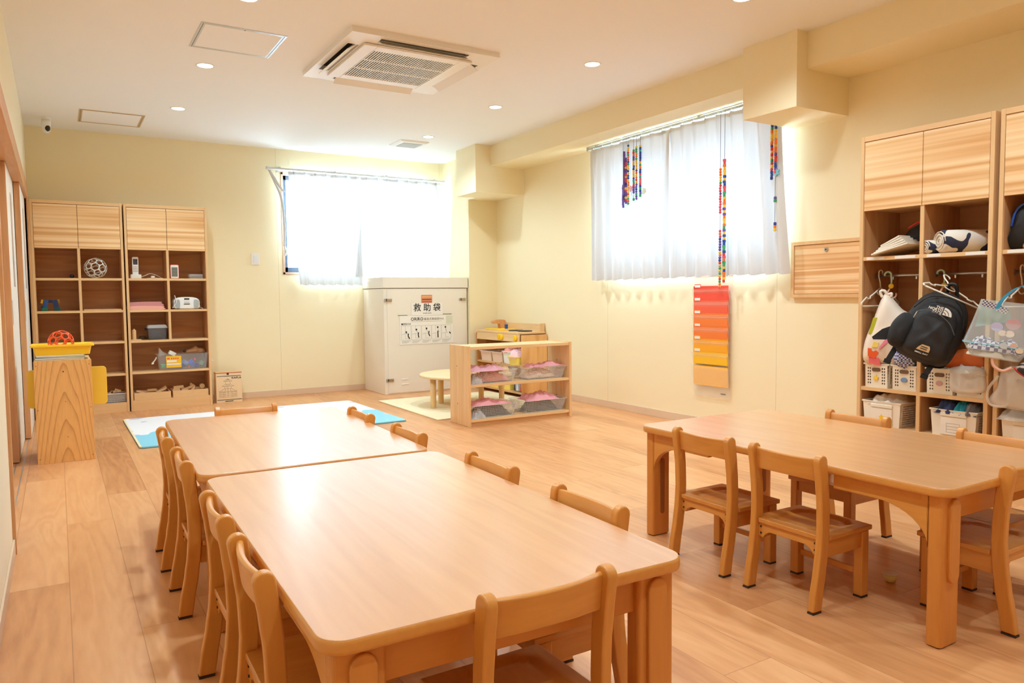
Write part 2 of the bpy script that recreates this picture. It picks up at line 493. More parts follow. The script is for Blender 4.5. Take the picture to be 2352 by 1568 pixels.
def wallmat(name, rgb, seams=(), axis='X'):
    m = bpy.data.materials.new(name); m.use_nodes = True
    N = m.node_tree.nodes; L = m.node_tree.links; b = N['Principled BSDF']
    tc = N.new('ShaderNodeTexCoord')
    nz = N.new('ShaderNodeTexNoise'); nz.inputs['Scale'].default_value = 420; nz.inputs['Detail'].default_value = 2
    L.new(tc.outputs['Object'], nz.inputs['Vector'])
    bp = N.new('ShaderNodeBump'); bp.inputs['Strength'].default_value = 0.12; bp.inputs['Distance'].default_value = 0.001
    L.new(nz.outputs['Fac'], bp.inputs['Height']); L.new(bp.outputs[0], b.inputs['Normal'])
    col = N.new('ShaderNodeRGB'); col.outputs[0].default_value = lin(rgb); cur = col.outputs[0]
    if seams:
        sp = N.new('ShaderNodeSeparateXYZ'); L.new(tc.outputs['Object'], sp.inputs[0])
        for s in seams:
            d = N.new('ShaderNodeMath'); d.operation = 'SUBTRACT'; d.inputs[1].default_value = s; L.new(sp.outputs[axis], d.inputs[0])
            a = N.new('ShaderNodeMath'); a.operation = 'ABSOLUTE'; L.new(d.outputs[0], a.inputs[0])
            lt = N.new('ShaderNodeMath'); lt.operation = 'LESS_THAN'; lt.inputs[1].default_value = 0.0016; L.new(a.outputs[0], lt.inputs[0])
            mx = N.new('ShaderNodeMix'); mx.data_type = 'RGBA'; mx.inputs['B'].default_value = lin(tuple(int(c*0.86) for c in rgb))
            L.new(lt.outputs[0], mx.inputs['Factor']); L.new(cur, mx.inputs['A']); cur = mx.outputs['Result']
    L.new(cur, b.inputs['Base Color'])
    b.inputs['Roughness'].default_value = 0.75; b.inputs['Specular IOR Level'].default_value = 0.25
    return m
WALL = (244,230,192)
M_wall_back = wallmat('cream_wallpaper_back', WALL, (2.12, 3.942), 'X')
M_wall_right = wallmat('cream_wallpaper_right', WALL, (-2.543, -4.355), 'Y')
M_wall = wallmat('cream_wallpaper', WALL)
M_wall_l = wallmat('ivory_wallpaper', (244,234,206))
M_ceil = wallmat('white_ceiling', (243,243,243))
M_base = mat('beige_skirting', (222,196,166), 0.55)

def floormat():
    m = bpy.data.materials.new('oak_plank_floor'); m.use_nodes = True
    N = m.node_tree.nodes; L = m.node_tree.links; b = N['Principled BSDF']
    tc = N.new('ShaderNodeTexCoord'); sp = N.new('ShaderNodeSeparateXYZ'); L.new(tc.outputs['Object'], sp.inputs[0])
    def ma(op, a, b_=None, c=None):
        n = N.new('ShaderNodeMath'); n.operation = op
        for i, v in enumerate((a, b_, c)):
            if v is None: continue
            if isinstance(v, (int, float)): n.inputs[i].default_value = v
            else: L.new(v, n.inputs[i])
        return n.outputs[0]
    W_ = 0.1815; LEN = 1.82
    u = ma('DIVIDE', ma('SUBTRACT', sp.outputs['X'], 0.0025), W_)
    row = ma('FLOOR', u); fu = ma('FRACT', u)
    wn_ = N.new('ShaderNodeTexWhiteNoise'); wn_.noise_dimensions = '1D'; L.new(row, wn_.inputs['W'])
    v = ma('ADD', ma('DIVIDE', sp.outputs['Y'], LEN), wn_.outputs['Value'])
    idx = ma('FLOOR', v); fv = ma('FRACT', v)
    cb = N.new('ShaderNodeCombineXYZ'); L.new(row, cb.inputs[0]); L.new(idx, cb.inputs[1])
    w2 = N.new('ShaderNodeTexWhiteNoise'); w2.noise_dimensions = '2D'; L.new(cb.outputs[0], w2.inputs['Vector'])
    # grain
    sc3 = N.new('ShaderNodeVectorMath'); sc3.operation = 'MULTIPLY'; sc3.inputs[1].default_value = (1, 0.13, 1); L.new(tc.outputs['Object'], sc3.inputs[0])
    of = N.new('ShaderNodeVectorMath'); of.operation = 'SCALE'; of.inputs['Scale'].default_value = 9.0; L.new(w2.outputs['Color'], of.inputs[0])
    ad = N.new('ShaderNodeVectorMath'); ad.operation = 'ADD'; L.new(sc3.outputs[0], ad.inputs[0]); L.new(of.outputs[0], ad.inputs[1])
    n1 = N.new('ShaderNodeTexNoise'); n1.inputs['Scale'].default_value = 6; n1.inputs['Detail'].default_value = 2; n1.inputs['Distortion'].default_value = 0.8; L.new(ad.outputs[0], n1.inputs['Vector'])
    g1 = ma('SINE', ma('MULTIPLY', n1.outputs['Fac'], 42.0))
    n2 = N.new('ShaderNodeTexNoise'); n2.inputs['Scale'].default_value = 60; n2.inputs['Detail'].default_value = 3; L.new(ad.outputs[0], n2.inputs['Vector'])
    n3 = N.new('ShaderNodeTexNoise'); n3.inputs['Scale'].default_value = 2.5; n3.inputs['Detail'].default_value = 2; L.new(ad.outputs[0], n3.inputs['Vector'])
    f = ma('ADD', ma('MULTIPLY', g1, 0.10), ma('ADD', ma('MULTIPLY', n2.outputs['Fac'], 0.45), ma('MULTIPLY', n3.outputs['Fac'], 0.6)))
    f = ma('ADD', f, ma('MULTIPLY', w2.outputs['Value'], 0.35)); f = ma('SUBTRACT', f, 0.23)
    cr = N.new('ShaderNodeValToRGB'); e = cr.color_ramp.elements
    e[0].position = 0.0; e[0].color = lin((236,182,128)); e[1].position = 1.0; e[1].color = lin((180,116,70))
    x = e.new(0.5); x.color = lin((217,156,102))
    L.new(f, cr.inputs['Fac'])
    seam = ma('MINIMUM', ma('MULTIPLY', ma('MINIMUM', fu, ma('SUBTRACT', 1.0, fu)), W_), ma('MULTIPLY', ma('MINIMUM', fv, ma('SUBTRACT', 1.0, fv)), LEN))
    sm = ma('LESS_THAN', seam, 0.0013)
    mx = N.new('ShaderNodeMix'); mx.data_type = 'RGBA'; mx.inputs['B'].default_value = lin((160,104,66))
    L.new(ma('MULTIPLY', sm, 0.6), mx.inputs['Factor']); L.new(cr.outputs[0], mx.inputs['A']); L.new(mx.outputs['Result'], b.inputs['Base Color'])
    b.inputs['Roughness'].default_value = 0.34
    b.inputs['Coat Weight'].default_value = 0.2; b.inputs['Coat Roughness'].default_value = 0.3
    bp = N.new('ShaderNodeBump'); bp.inputs['Strength'].default_value = 0.15; bp.inputs['Distance'].default_value = 0.001; bp.invert = True
    L.new(sm, bp.inputs['Height']); L.new(bp.outputs[0], b.inputs['Normal'])
    return m

def curtainmat(name, dens, lo, hi):
    m = bpy.data.materials.new(name); m.use_nodes = True
    N = m.node_tree.nodes; L = m.node_tree.links; out = N['Material Output']; N.remove(N['Principled BSDF'])
    tc = N.new('ShaderNodeTexCoord'); wv = N.new('ShaderNodeTexNoise'); wv.inputs['Scale'].default_value = 300
    L.new(tc.outputs['Object'], wv.inputs['Vector'])
    d = N.new('ShaderNodeBsdfDiffuse'); d.inputs['Color'].default_value = (0.95,0.95,0.95,1)
    t = N.new('ShaderNodeBsdfTranslucent'); t.inputs['Color'].default_value = (0.88*dens,0.90*dens,0.92*dens,1)
    tr = N.new('ShaderNodeBsdfTransparent')
    m1 = N.new('ShaderNodeMixShader'); m1.inputs['Fac'].default_value = 0.28; L.new(d.outputs[0], m1.inputs[1]); L.new(t.outputs[0], m1.inputs[2])
    mr = N.new('ShaderNodeMapRange'); mr.inputs['To Min'].default_value = lo; mr.inputs['To Max'].default_value = hi
    L.new(wv.outputs['Fac'], mr.inputs['Value'])
    m2 = N.new('ShaderNodeMixShader'); L.new(mr.outputs[0], m2.inputs['Fac']); L.new(m1.outputs[0], m2.inputs[1]); L.new(tr.outputs[0], m2.inputs[2])
    L.new(m2.outputs[0], out.inputs['Surface'])
    return m
M_curt = curtainmat('sheer_curtain', 0.34, 0.0, 0.015)
M_curt2 = curtainmat('dimmed_sheer_curtain', 0.135, 0.0, 0.001)  # sheer cloth without lining, translucency lowered to dim the right window's daylight

# ------------------------------------------------------------------ room shell
H = 2.5; YF = -9.4; XW = 4.334; XR = 5.2
bm = B(); box(bm, -1.6, 4.45, YF, 0.15, -0.08, 0.0); struct(obj('floor', bm, floormat()))
bm = B(); box(bm, -1.6, 4.45, YF, 0.15, H, H+0.08); struct(obj('ceiling', bm, M_ceil))
# back wall with window opening x 2.17..3.90, z 1.245..2.27
wx0, wx1, wz0, wz1 = 2.165, 3.90, 1.240, 2.270
bm = B()
box(bm, -0.2, wx0, 0, 0.14, 0, H); box(bm, wx1, 4.45, 0, 0.14, 0, H)
box(bm, wx0, wx1, 0, 0.14, 0, wz0); box(bm, wx0, wx1, 0, 0.14, wz1, H)
struct(obj('wall_back', bm, M_wall_back))
# right wall with window opening y -4.42..-2.54, z 1.2..2.24
ry0, ry1, rz0, rz1 = -4.37, -2.54, 1.21, 2.235
bm = B()
box(bm, XW, XW+0.14, YF, ry0, 0, H); box(bm, XW, XW+0.14, ry1, 0, 0, H)
box(bm, XW, XW+0.14, ry0, ry1, 0, rz0); box(bm, XW, XW+0.14, ry0, ry1, rz1, H)
struct(obj('wall_right', bm, M_wall_right))
# left wall with a sliding door opening
dy0, dy1, dz = -4.22, -0.40, 1.835
bm = B()
box(bm, -0.14, 0, YF, dy0, 0, H); box(bm, -0.14, 0, dy1, 0, 0, H); box(bm, -0.14, 0, dy0, dy1, dz+0.10, H)
struct(obj('wall_left', bm, M_wall_l))
bm = B(); box(bm, -1.5, -1.4, -5.2, 0.0, 0, H); box(bm, -1.4, -0.14, -5.2, -5.1, 0, H); box(bm, -1.4, -0.2, -0.02, 0.0, 0, H); struct(obj('wall_corridor', bm, M_wall_l))
bm = B(); box(bm, -0.2, 4.45, YF-0.1, YF, 0, H); struct(obj('wall_front', bm, M_wall))
# corner column and beams
struct(bx('trim_1', 3.985, XW, -0.6155, 0.0, 0, 2.0312, M_wall))
struct(bx('trim_2', 3.768, XW, -1.1805, -0.766, 2.0312, H, M_wall))
struct(bx('trim_6', 3.985, XW, -0.766, 0.0, 2.0312, H, M_wall))
struct(bx('trim_3', 3.942, XW, -4.44, -1.1805, 2.2924, H, M_wall))
struct(bx('trim_4', 3.852, XW, -4.866, -4.475, 2.0677, H, M_wall))
struct(bx('trim_5', 3.942, XW, YF, -4.866, 2.2924, H, M_wall))
struct(bx('trim_7', 3.942, XW, -4.475, -4.44, 2.2924, H, M_wall))
# skirtings
struct(bx('baseboard_back', 0, 3.985, -0.008, 0, 0, 0.062, M_base, bevel=0.002))
struct(bx('baseboard_right', XW-0.008, XW, YF, -0.62, 0, 0.062, M_base, bevel=0.002))
struct(bx('baseboard_left', 0, 0.008, YF, dy0-0.03, 0, 0.062, M_base, bevel=0.002))
struct(bx('baseboard_corner', 3.977, 3.985, -0.6155, 0, 0, 0.062, M_base, bevel=0.002))
struct(bx('trim_12', 0.0, 0.0168, -0.298, -0.285, 0, 1.842, M_cab))
# door frame (jambs and head)
bm = B(); box(bm, -0.145, 0.012, dy0-0.03, dy0, 0, dz); struct(obj('trim_8', bm, M_trim, bevel=0.002))
bm = B(); box(bm, -0.145, 0.012, dy1, dy1+0.03, 0, dz); struct(obj('trim_9', bm, M_trim, bevel=0.002))
bm = B(); box(bm, -0.145, 0.012, dy0-0.03, dy1+0.03, dz, dz+0.115); struct(obj('trim_10', bm, M_trimy, bevel=0.002))
bm = B()
for xx in (-0.105, -0.067, -0.028): box(bm, xx-0.003, xx+0.003, dy0, dy1, 0.0, 0.0015)
struct(obj('trim_11', bm, alu))
M_leaf = mat('white_door_leaf', (242,234,222), 0.5)
M_gstrip = clearmat('frosted_door_glass', (190,176,170), 0.75, 0.3)
def leaf(n, x1, y0, y1, z1=1.832):
    bm = B(); box(bm, x1-0.034, x1, y0+0.012, y1, 0.006, z1)
    o = struct(obj('door_%d' % n, bm, M_leaf))
    bx('edge_strip', x1-0.0345, x1+0.0005, y0, y0+0.012, 0.006, z1, M_trim, o)
    yc = y0+0.62*(y1-y0)
    bx('glass_strip', x1-0.002, x1+0.0012, y0+(0.42 if y1-y0 < 1.5 else 1.3), y0+(0.60 if y1-y0 < 1.5 else 1.5), 1.09, 1.70, M_gstrip, o)
    bx('handle', x1-0.001, x1+0.002, y0+0.05, y0+0.075, 0.85, 1.0, steel, o)
    return o
leaf(1, -0.088, -4.215, -2.20); leaf(2, -0.050, -2.28, -1.25); leaf(3, -0.012, -1.36, -0.42)

# ------------------------------------------------------------------ windows
sash = mat('dark_grey_sash', (72,84,98), 0.45, metal=0.2)
M_wtrim = mat('window_trim_wood', (214,176,150), 0.5)
def window(n, along, a0, a1, z0, z1, base, outn):
    """along 'x' (back wall) or 'y' (right wall)"""
    def Bx(bm, p0, p1, q0, q1, r0, r1):
        if along == 'x': box(bm, p0, p1, q0, q1, r0, r1)
        else: box(bm, XW+q0, XW+q1, p0, p1, r0, r1)
    bm = B()
    for (p0, p1, r0, r1) in ((a0, a0+0.022, z0, z1), (a1-0.022, a1, z0, z1), (a0, a1, z0, z0+0.022), (a0, a1, z1-0.022, z1)):
        Bx(bm, p0, p1, -0.008, 0.14, r0, r1)
    o = struct(obj('window_%d' % n, bm, M_wtrim, bevel=0.002))
    mid = (a0+a1)/2
    for (s0, s1, d) in ((a0+0.022, mid+0.03, 0.06), (mid-0.03, a1-0.022, 0.095)):
        bm = B()
        for (p0, p1, r0, r1) in ((s0, s0+0.045, z0+0.022, z1-0.022), (s1-0.045, s1, z0+0.022, z1-0.022), (s0, s1, z0+0.022, z0+0.075), (s0, s1, z1-0.067, z1-0.022)):
            Bx(bm, p0, p1, d, d+0.03, r0, r1)
        obj('sash', bm, sash, o, bevel=0.002)
        bm = B(); Bx(bm, s0+0.045, s1-0.045, d+0.013, d+0.016, z0+0.075, z1-0.067); obj('pane', bm, glass, o)
    bm = B(); Bx(bm, mid-0.015, mid+0.015, 0.045, 0.06, (z0+z1)/2-0.03, (z0+z1)/2+0.03); obj('latch', bm, steel, o, bevel=0.002)
window(1, 'x', wx0, wx1, wz0, wz1, 0, 1)
window(2, 'y', ry0, ry1, rz0, rz1, 0, 1)

# ------------------------------------------------------------------ curtains
def curtain(label, along, a0, a1, ztop, zbot, base, pleats, amp, group, flare=(0,0), seed=1, lean=0.0, hook=None, sag=None, cm=None):
    cm = cm or M_curt
    rnd = random.Random(seed)
    NU = pleats*14; NV = 26
    sheet = B(); V = []
    ph = [rnd.uniform(-0.8, 0.8) for _ in range(pleats+2)]
    for j in range(NV+1):
        t = j/NV; z = ztop + (zbot-ztop)*t
        row = []
        for i in range(NU+1):
            s = i/NU
            p = a0+(a1-a0)*s + (flare[0]*(1-s) + flare[1]*s)*t**1.4
            k = s*pleats; kk = k-math.floor(k); ki = int(math.floor(k))
            # pinched at the heading, rounder waves below
            pinch = math.exp(-((kk-0.5)/0.09)**2)
            wave = math.sin(2*PI*k + ph[min(ki, pleats)]*0.8*t)
            d = -0.030*pinch*(1-t)**3 + amp*wave*(0.15+0.85*min(1, t*1.6)) + 0.006*math.sin(7*s*PI+t*3)
            zz = z
            if t > 0.97: zz = z + 0.006*math.sin(2*PI*k)
            if sag: p, d, zz = sag(s, t, p, d, zz)
            off = base + d + lean*t
            row.append(sheet.verts.new((p, off, zz) if along == 'x' else (off, p, zz)))
        V.append(row)
    for j in range(NV):
        for i in range(NU):
            sheet.faces.new([V[j][i], V[j][i+1], V[j+1][i+1], V[j+1][i]])
    root = thing('curtain', label, 'curtain', (0,0,0), 0, group)
    obj('fabric', sheet, cm, root, smooth=True)
    # heading tape
    bm = B(); W = []
    for j in (0, 1):
        z = ztop - 0.028*j
        row = []
        for i in range(pleats*8+1):
            s = i/(pleats*8); k = s*pleats; kk = k-math.floor(k)
            d = base - 0.030*math.exp(-((kk-0.5)/0.09)**2) + 0.004
            p = a0+(a1-a0)*s
            row.append(bm.verts.new((p, d, z) if along == 'x' else (d, p, z)))
        W.append(row)
    for i in range(pleats*8): bm.faces.new([W[0][i], W[0][i+1], W[1][i+1], W[1][i]])
    obj('heading', bm, cm, root, smooth=True)
    bm = B(); W = []
    for j in (0, 1):
        row = []
        for i in range(NU+1):
            q = V[0][0]  # placeholder, verts freed
            s = i/NU
            row.append(None)
    bm.free()
    # hooks
    bm = B()
    for i in range(pleats):
        s = (i+0.5)/pleats; p = a0+(a1-a0)*s
        c = (p, base-0.012, ztop+0.006) if along == 'x' else (base-0.012, p, ztop+0.006)
        obox(bm, c, (0.004, 0.004, 0.022))
    obj('hooks', bm, white, root)
    return root

def rail(label, along, a0, a1, z, base, dbl=True):
    root = thing('curtain_rail', label, 'curtain rail')
    M_r = mat('rail_white', (222,224,224), 0.35, metal=0.1) if along == 'x' else mat('rail_grey', (190,192,190), 0.35, metal=0.5)
    for off in ((0.0, 0.045) if dbl else (0.0,)):
        bm = B()
        if along == 'x': box(bm, a0, a1, base+off-0.009, base+off+0.009, z-0.010, z+0.010)
        else: box(bm, base+off-0.009, base+off+0.009, a0, a1, z-0.010, z+0.010)
        obj('track', bm, M_r, root, bevel=0.003)
    n = 4
    for i in range(n):
        p = a0+0.12+(a1-a0-0.24)*i/(n-1)
        bm = B()
        if along == 'x': box(bm, p-0.01, p+0.01, base-0.012, 0.0, z+0.010, z+0.016); box(bm, p-0.01, p+0.01, -0.004, 0.0, z-0.02, z+0.03)
        else: box(bm, base-0.012, XW, p-0.01, p+0.01, z+0.010, z+0.014); 
        obj('bracket', bm, alu, root)
    for e in (a0, a1):
        bm = B()
        c = (e, base, z) if along == 'x' else (base, e, z)
        obox(bm, c, (0.018, 0.024, 0.026)); obj('end_cap', bm, M_r, root, bevel=0.003)
    return root

rail('white double curtain rail above the back wall window', 'x', 2.01, 3.955, 2.288, -0.10)
rail('grey metal double curtain rail under the beam over the right wall window', 'y', -4.46, -2.40, 2.276, 4.232)

def sag1(s, t, p, d, zz):
    # left edge swept in, drawn aside
    e = max(0, 1-s*5)
    return p + 0.02*e*t, d - 0.01*e*math.sin(PI*t), zz
curtain('white sheer curtain hanging free on the left half of the back window', 'x', 2.215, 2.97, 2.266, 1.130, -0.105, 7, 0.026, 'sheer curtains', (0.07, 0.0), 3, sag=sag1)
def sag2(s, t, p, d, zz):
    # lower part rests on the white cabinet and billows out
    b = math.sin(PI*min(1, t))*0.035*(0.4+s)
    zz = max(zz, 1.207 + 0.012*math.sin(s*17)**2) if t > 0.9 else zz
    return p + (0.05*s*math.sin(PI*t*0.8)), d - b*0.6, zz
curtain('white sheer curtain on the right half of the back window, above the ivory box', 'x', 2.97, 3.90, 2.266, 1.212, -0.115, 8, 0.018, 'sheer curtains', (-0.08, 0.02), 5, sag=sag2)
curtain('white sheer curtain on the right wall window beside the cluster of bead strings', 'y', -2.44, -3.43, 2.254, 1.125, 4.225, 8, 0.027, 'sheer curtains', (-0.02, 0.0), 11, cm=M_curt2)
curtain('white sheer curtain on the right wall window behind the longest bead string', 'y', -3.40, -4.462, 2.254, 1.125, 4.225, 9, 0.027, 'sheer curtains', (0.0, -0.075), 15, cm=M_curt2)
# tie-back strap at the left end of the back window
r = thing('curtain_tieback', 'white cloth curtain tie hanging at the left end of the back window rail', 'curtain tie')
bm = B(); pts = curve3([(2.03,-0.10,2.27),(2.08,-0.09,2.16),(2.14,-0.085,2.02),(2.165,-0.08,1.85),(2.170,-0.08,1.66),(2.165,-0.08,1.52)], 5)
ring_loft(bm, [[(p[0]-0.010,p[1],p[2]),(p[0]+0.012,p[1]-0.004,p[2]),(p[0]+0.012,p[1]-0.001,p[2]),(p[0]-0.010,p[1]+0.003,p[2])] for p in pts])
obj('strap', bm, M_curt, r, smooth=True)
bm = B(); pts = curve3([(2.165,-0.08,1.52),(2.185,-0.085,1.48),(2.175,-0.09,1.43),(2.160,-0.09,1.45),(2.170,-0.085,1.52)], 5)
tube(bm, pts, 0.007, 6); obj('loop', bm, white, r, smooth=True)
bm = B(); pts = curve3([(2.03,-0.095,2.27),(2.07,-0.10,2.20),(2.12,-0.10,2.12),(2.17,-0.10,2.06)], 5)
ring_loft(bm, [[(p[0]-0.012,p[1],p[2]),(p[0]+0.014,p[1]-0.004,p[2]),(p[0]+0.014,p[1]-0.001,p[2]),(p[0]-0.012,p[1]+0.003,p[2])] for p in pts])
obj('strap', bm, M_curt, r, smooth=True)

# ------------------------------------------------------------------ chairs
def lerp_prof(z, P):
    for i in range(len(P)-1):
        if P[i][0] <= z <= P[i+1][0]:
            t = (z-P[i][0])/(P[i+1][0]-P[i][0]); t = t*t*(3-2*t)*0.5 + t*0.5
            return P[i][1]+(P[i+1][1]-P[i][1])*t, P[i][2]+(P[i+1][2]-P[i][2])*t
    return P[-1][1], P[-1][2]
POST = [(0.0, 0.022, 0.042), (0.06, 0.031, 0.042), (0.13, 0.044, 0.041), (0.20, 0.054, 0.040), (0.27, 0.058, 0.039), (0.34, 0.056, 0.039), (0.41, 0.049, 0.041), (0.474, 0.040, 0.043)]
def post_outline():
    zs = [0.006+0.468*i/16 for i in range(17)]
    a = []; b = []
    for z in zs:
        yc, d = lerp_prof(z, POST); a.append((yc-d/2, z)); b.append((yc+d/2, z))
    yc, d = lerp_prof(0.474, POST)
    cap = [(yc+d/2*math.cos(R(t)), 0.474+d/2*math.sin(R(t))) for t in range(20, 180, 20)]
    return b + cap + list(reversed(a))
def make_chair(label):
    t = thing('childrens_chair', label, 'chair')
    # seat with scooped centre
    bm = B(); n = 22; V = []
    for j in range(n+1):
        y = 0.046+0.250*j/n
        row = []
        for i in range(n+1):
            hw = 0.1145 if y < 0.075 else 0.141
            if 0.075 <= y < 0.09: hw = 0.141
            x = -hw + 2*hw*i/n
            u = abs(x)/0.100; v = abs(y-0.175)/0.092
            e = (u**4+v**4)**0.25
            z = 0.238 - (0.0045 if e < 0.92 else (0.0065 if e < 1.02 else 0.0))
            if e < 0.8: z -= 0.002*(1-e/0.8)
            row.append((x, y, z))
        V.append(row)
    top = [[bm.verts.new(p) for p in r_] for r_ in V]
    bot = [[bm.verts.new((p[0], p[1], 0.222)) for p in r_] for r_ in V]
    for j in range(n):
        for i in range(n):
            bm.faces.new([top[j][i], top[j][i+1], top[j+1][i+1], top[j+1][i]])
            bm.faces.new([bot[j][i], bot[j+1][i], bot[j+1][i+1], bot[j][i+1]])
    for i in range(n):
        bm.faces.new([top[0][i], bot[0][i], bot[0][i+1], top[0][i+1]]); bm.faces.new([top[n][i+1], bot[n][i+1], bot[n][i], top[n][i]])
        bm.faces.new([top[i+1][0], bot[i+1][0], bot[i][0], top[i][0]]); bm.faces.new([top[i][n], bot[i][n], bot[i+1][n], top[i+1][n]])
    seat = obj('seat', bm, M_beech_y, t, bevel=0.003)
    out = post_outline()
    for s in (-1, 1):
        bm = B(); prism(bm, out, s*0.140, s*0.116, 'x')
        lg = obj('leg', bm, M_beech_z, t, bevel=0.005, seg=3)
        bm = B(); box(bm, min(s*0.139, s*0.117), max(s*0.139, s*0.117), 0.002, 0.042, 0.0, 0.006); obj('foot_pad', bm, dark, lg)
    for s in (-1, 1):
        bm = B(); box(bm, s*0.123-0.016, s*0.123+0.016, 0.246, 0.282, 0.006, 0.222)
        lg = obj('leg', bm, M_beech_z, t, bevel=0.004)
        bm = B(); box(bm, s*0.123-0.015, s*0.123+0.015, 0.247, 0.281, 0.0, 0.006); obj('foot_pad', bm, dark, lg)
    # back rail, bowed
    bm = B(); rings = []
    for i in range(13):
        x = -0.118+0.236*i/12; k = 1-(x/0.118)**2
        yb = 0.050-0.014*k; lo = 0.409+0.004*k; hi = 0.483-0.002*k
        rings.append([(x, yb-0.006, lo), (x, yb+0.008, lo), (x, yb+0.007-0.006, hi-0.004), (x, yb+0.003-0.006, hi), (x, yb-0.004-0.006, hi), (x, yb-0.008-0.006, hi-0.004)])
    ring_loft(bm, rings); obj('backrest', bm, M_beech_x, t, bevel=0.0025)
    for s in (-1, 1):
        bm = B(); box(bm, s*0.122-0.009, s*0.122+0.009, 0.072, 0.248, 0.166, 0.222); obj('apron', bm, M_beech_y, t, bevel=0.002)
    bm = B(); box(bm, -0.107, 0.107, 0.256, 0.274, 0.176, 0.222); obj('apron', bm, M_beech_x, t, bevel=0.002)
    bm = B(); prism(bm, [(-0.116,0.222),(-0.116,0.176),(-0.098,0.172),(-0.088,0.186),(-0.07,0.196),(0.07,0.196),(0.088,0.186),(0.098,0.172),(0.116,0.176),(0.116,0.222)], 0.052, 0.070, 'y')
    ap = obj('apron', bm, M_beech_x, t, bevel=0.002)
    for s in (-1, 1):
        for z in (0.188, 0.210):
            bm = B(); lathe(bm, [(0.0035, 0.0495), (0.0035, 0.0525)], (s*0.105, 0, z), 8, axis='y'); obj('bolt', bm, dark, ap)
    bm = B(); box(bm, -0.107, 0.107, 0.258, 0.270, 0.072, 0.092); obj('stretcher', bm, M_beech_x, t, bevel=0.002)
    return t
CG = "children's chairs around the tables"
chair0 = make_chair('light brown wooden child chair left of the long tables, nearest to the camera')
chair0['group'] = CG
def pc(x, y, rz, label, first=False):
    if first:
        chair0.location = (x, y, 0); chair0.rotation_euler = (0, 0, R(rz)); chair0['label'] = label
    else: dup(chair0, (x, y, 0), R(rz), label, CG)
# facing +x: local +y -> world +x is rz=-90; facing -x is rz=90
pc(0.452, -6.205, -91, 'wooden child chair left of the long tables, nearest to the camera', True)
pc(0.460, -5.790, -91, 'wooden child chair left of the long tables, second nearest to the camera')
pc(0.470, -5.110, -91, 'wooden child chair left of the long tables, third from the camera')
pc(0.473, -4.640, -92, 'wooden child chair left of the long tables, farthest from the camera')
pc(1.352, -6.235, 90, 'wooden child chair right of the long tables, nearest to the camera')
pc(1.356, -5.735, 90, 'wooden child chair right of the long tables, second nearest to the camera')
pc(1.362, -5.085, 89, 'wooden child chair right of the long tables, just beyond the seam between the two tables')
pc(1.366, -4.545, 88, 'wooden child chair right of the long tables, farthest from the camera')
pc(0.930, -4.045, 178, 'wooden child chair at the far end of the long tables, nearest the mat')
pc(0.912, -6.690, 0, 'wooden child chair at the near end of the long tables, its brown seat tucked under')
pc(2.140, -5.780, -90, 'wooden child chair at the left side of the right table, the farther of the two')
pc(2.140, -6.145, -90, 'wooden child chair at the left side of the right table, the nearer of the two')
pc(3.062, -5.835, 90, 'wooden child chair behind the right table, its back to the first cubby locker')
pc(3.062, -6.385, 90, 'wooden child chair behind the right table, cut by the right edge of the photo')
pc(2.636, -6.694, 0, 'wooden child chair at the near end of the right table, seen from its side')

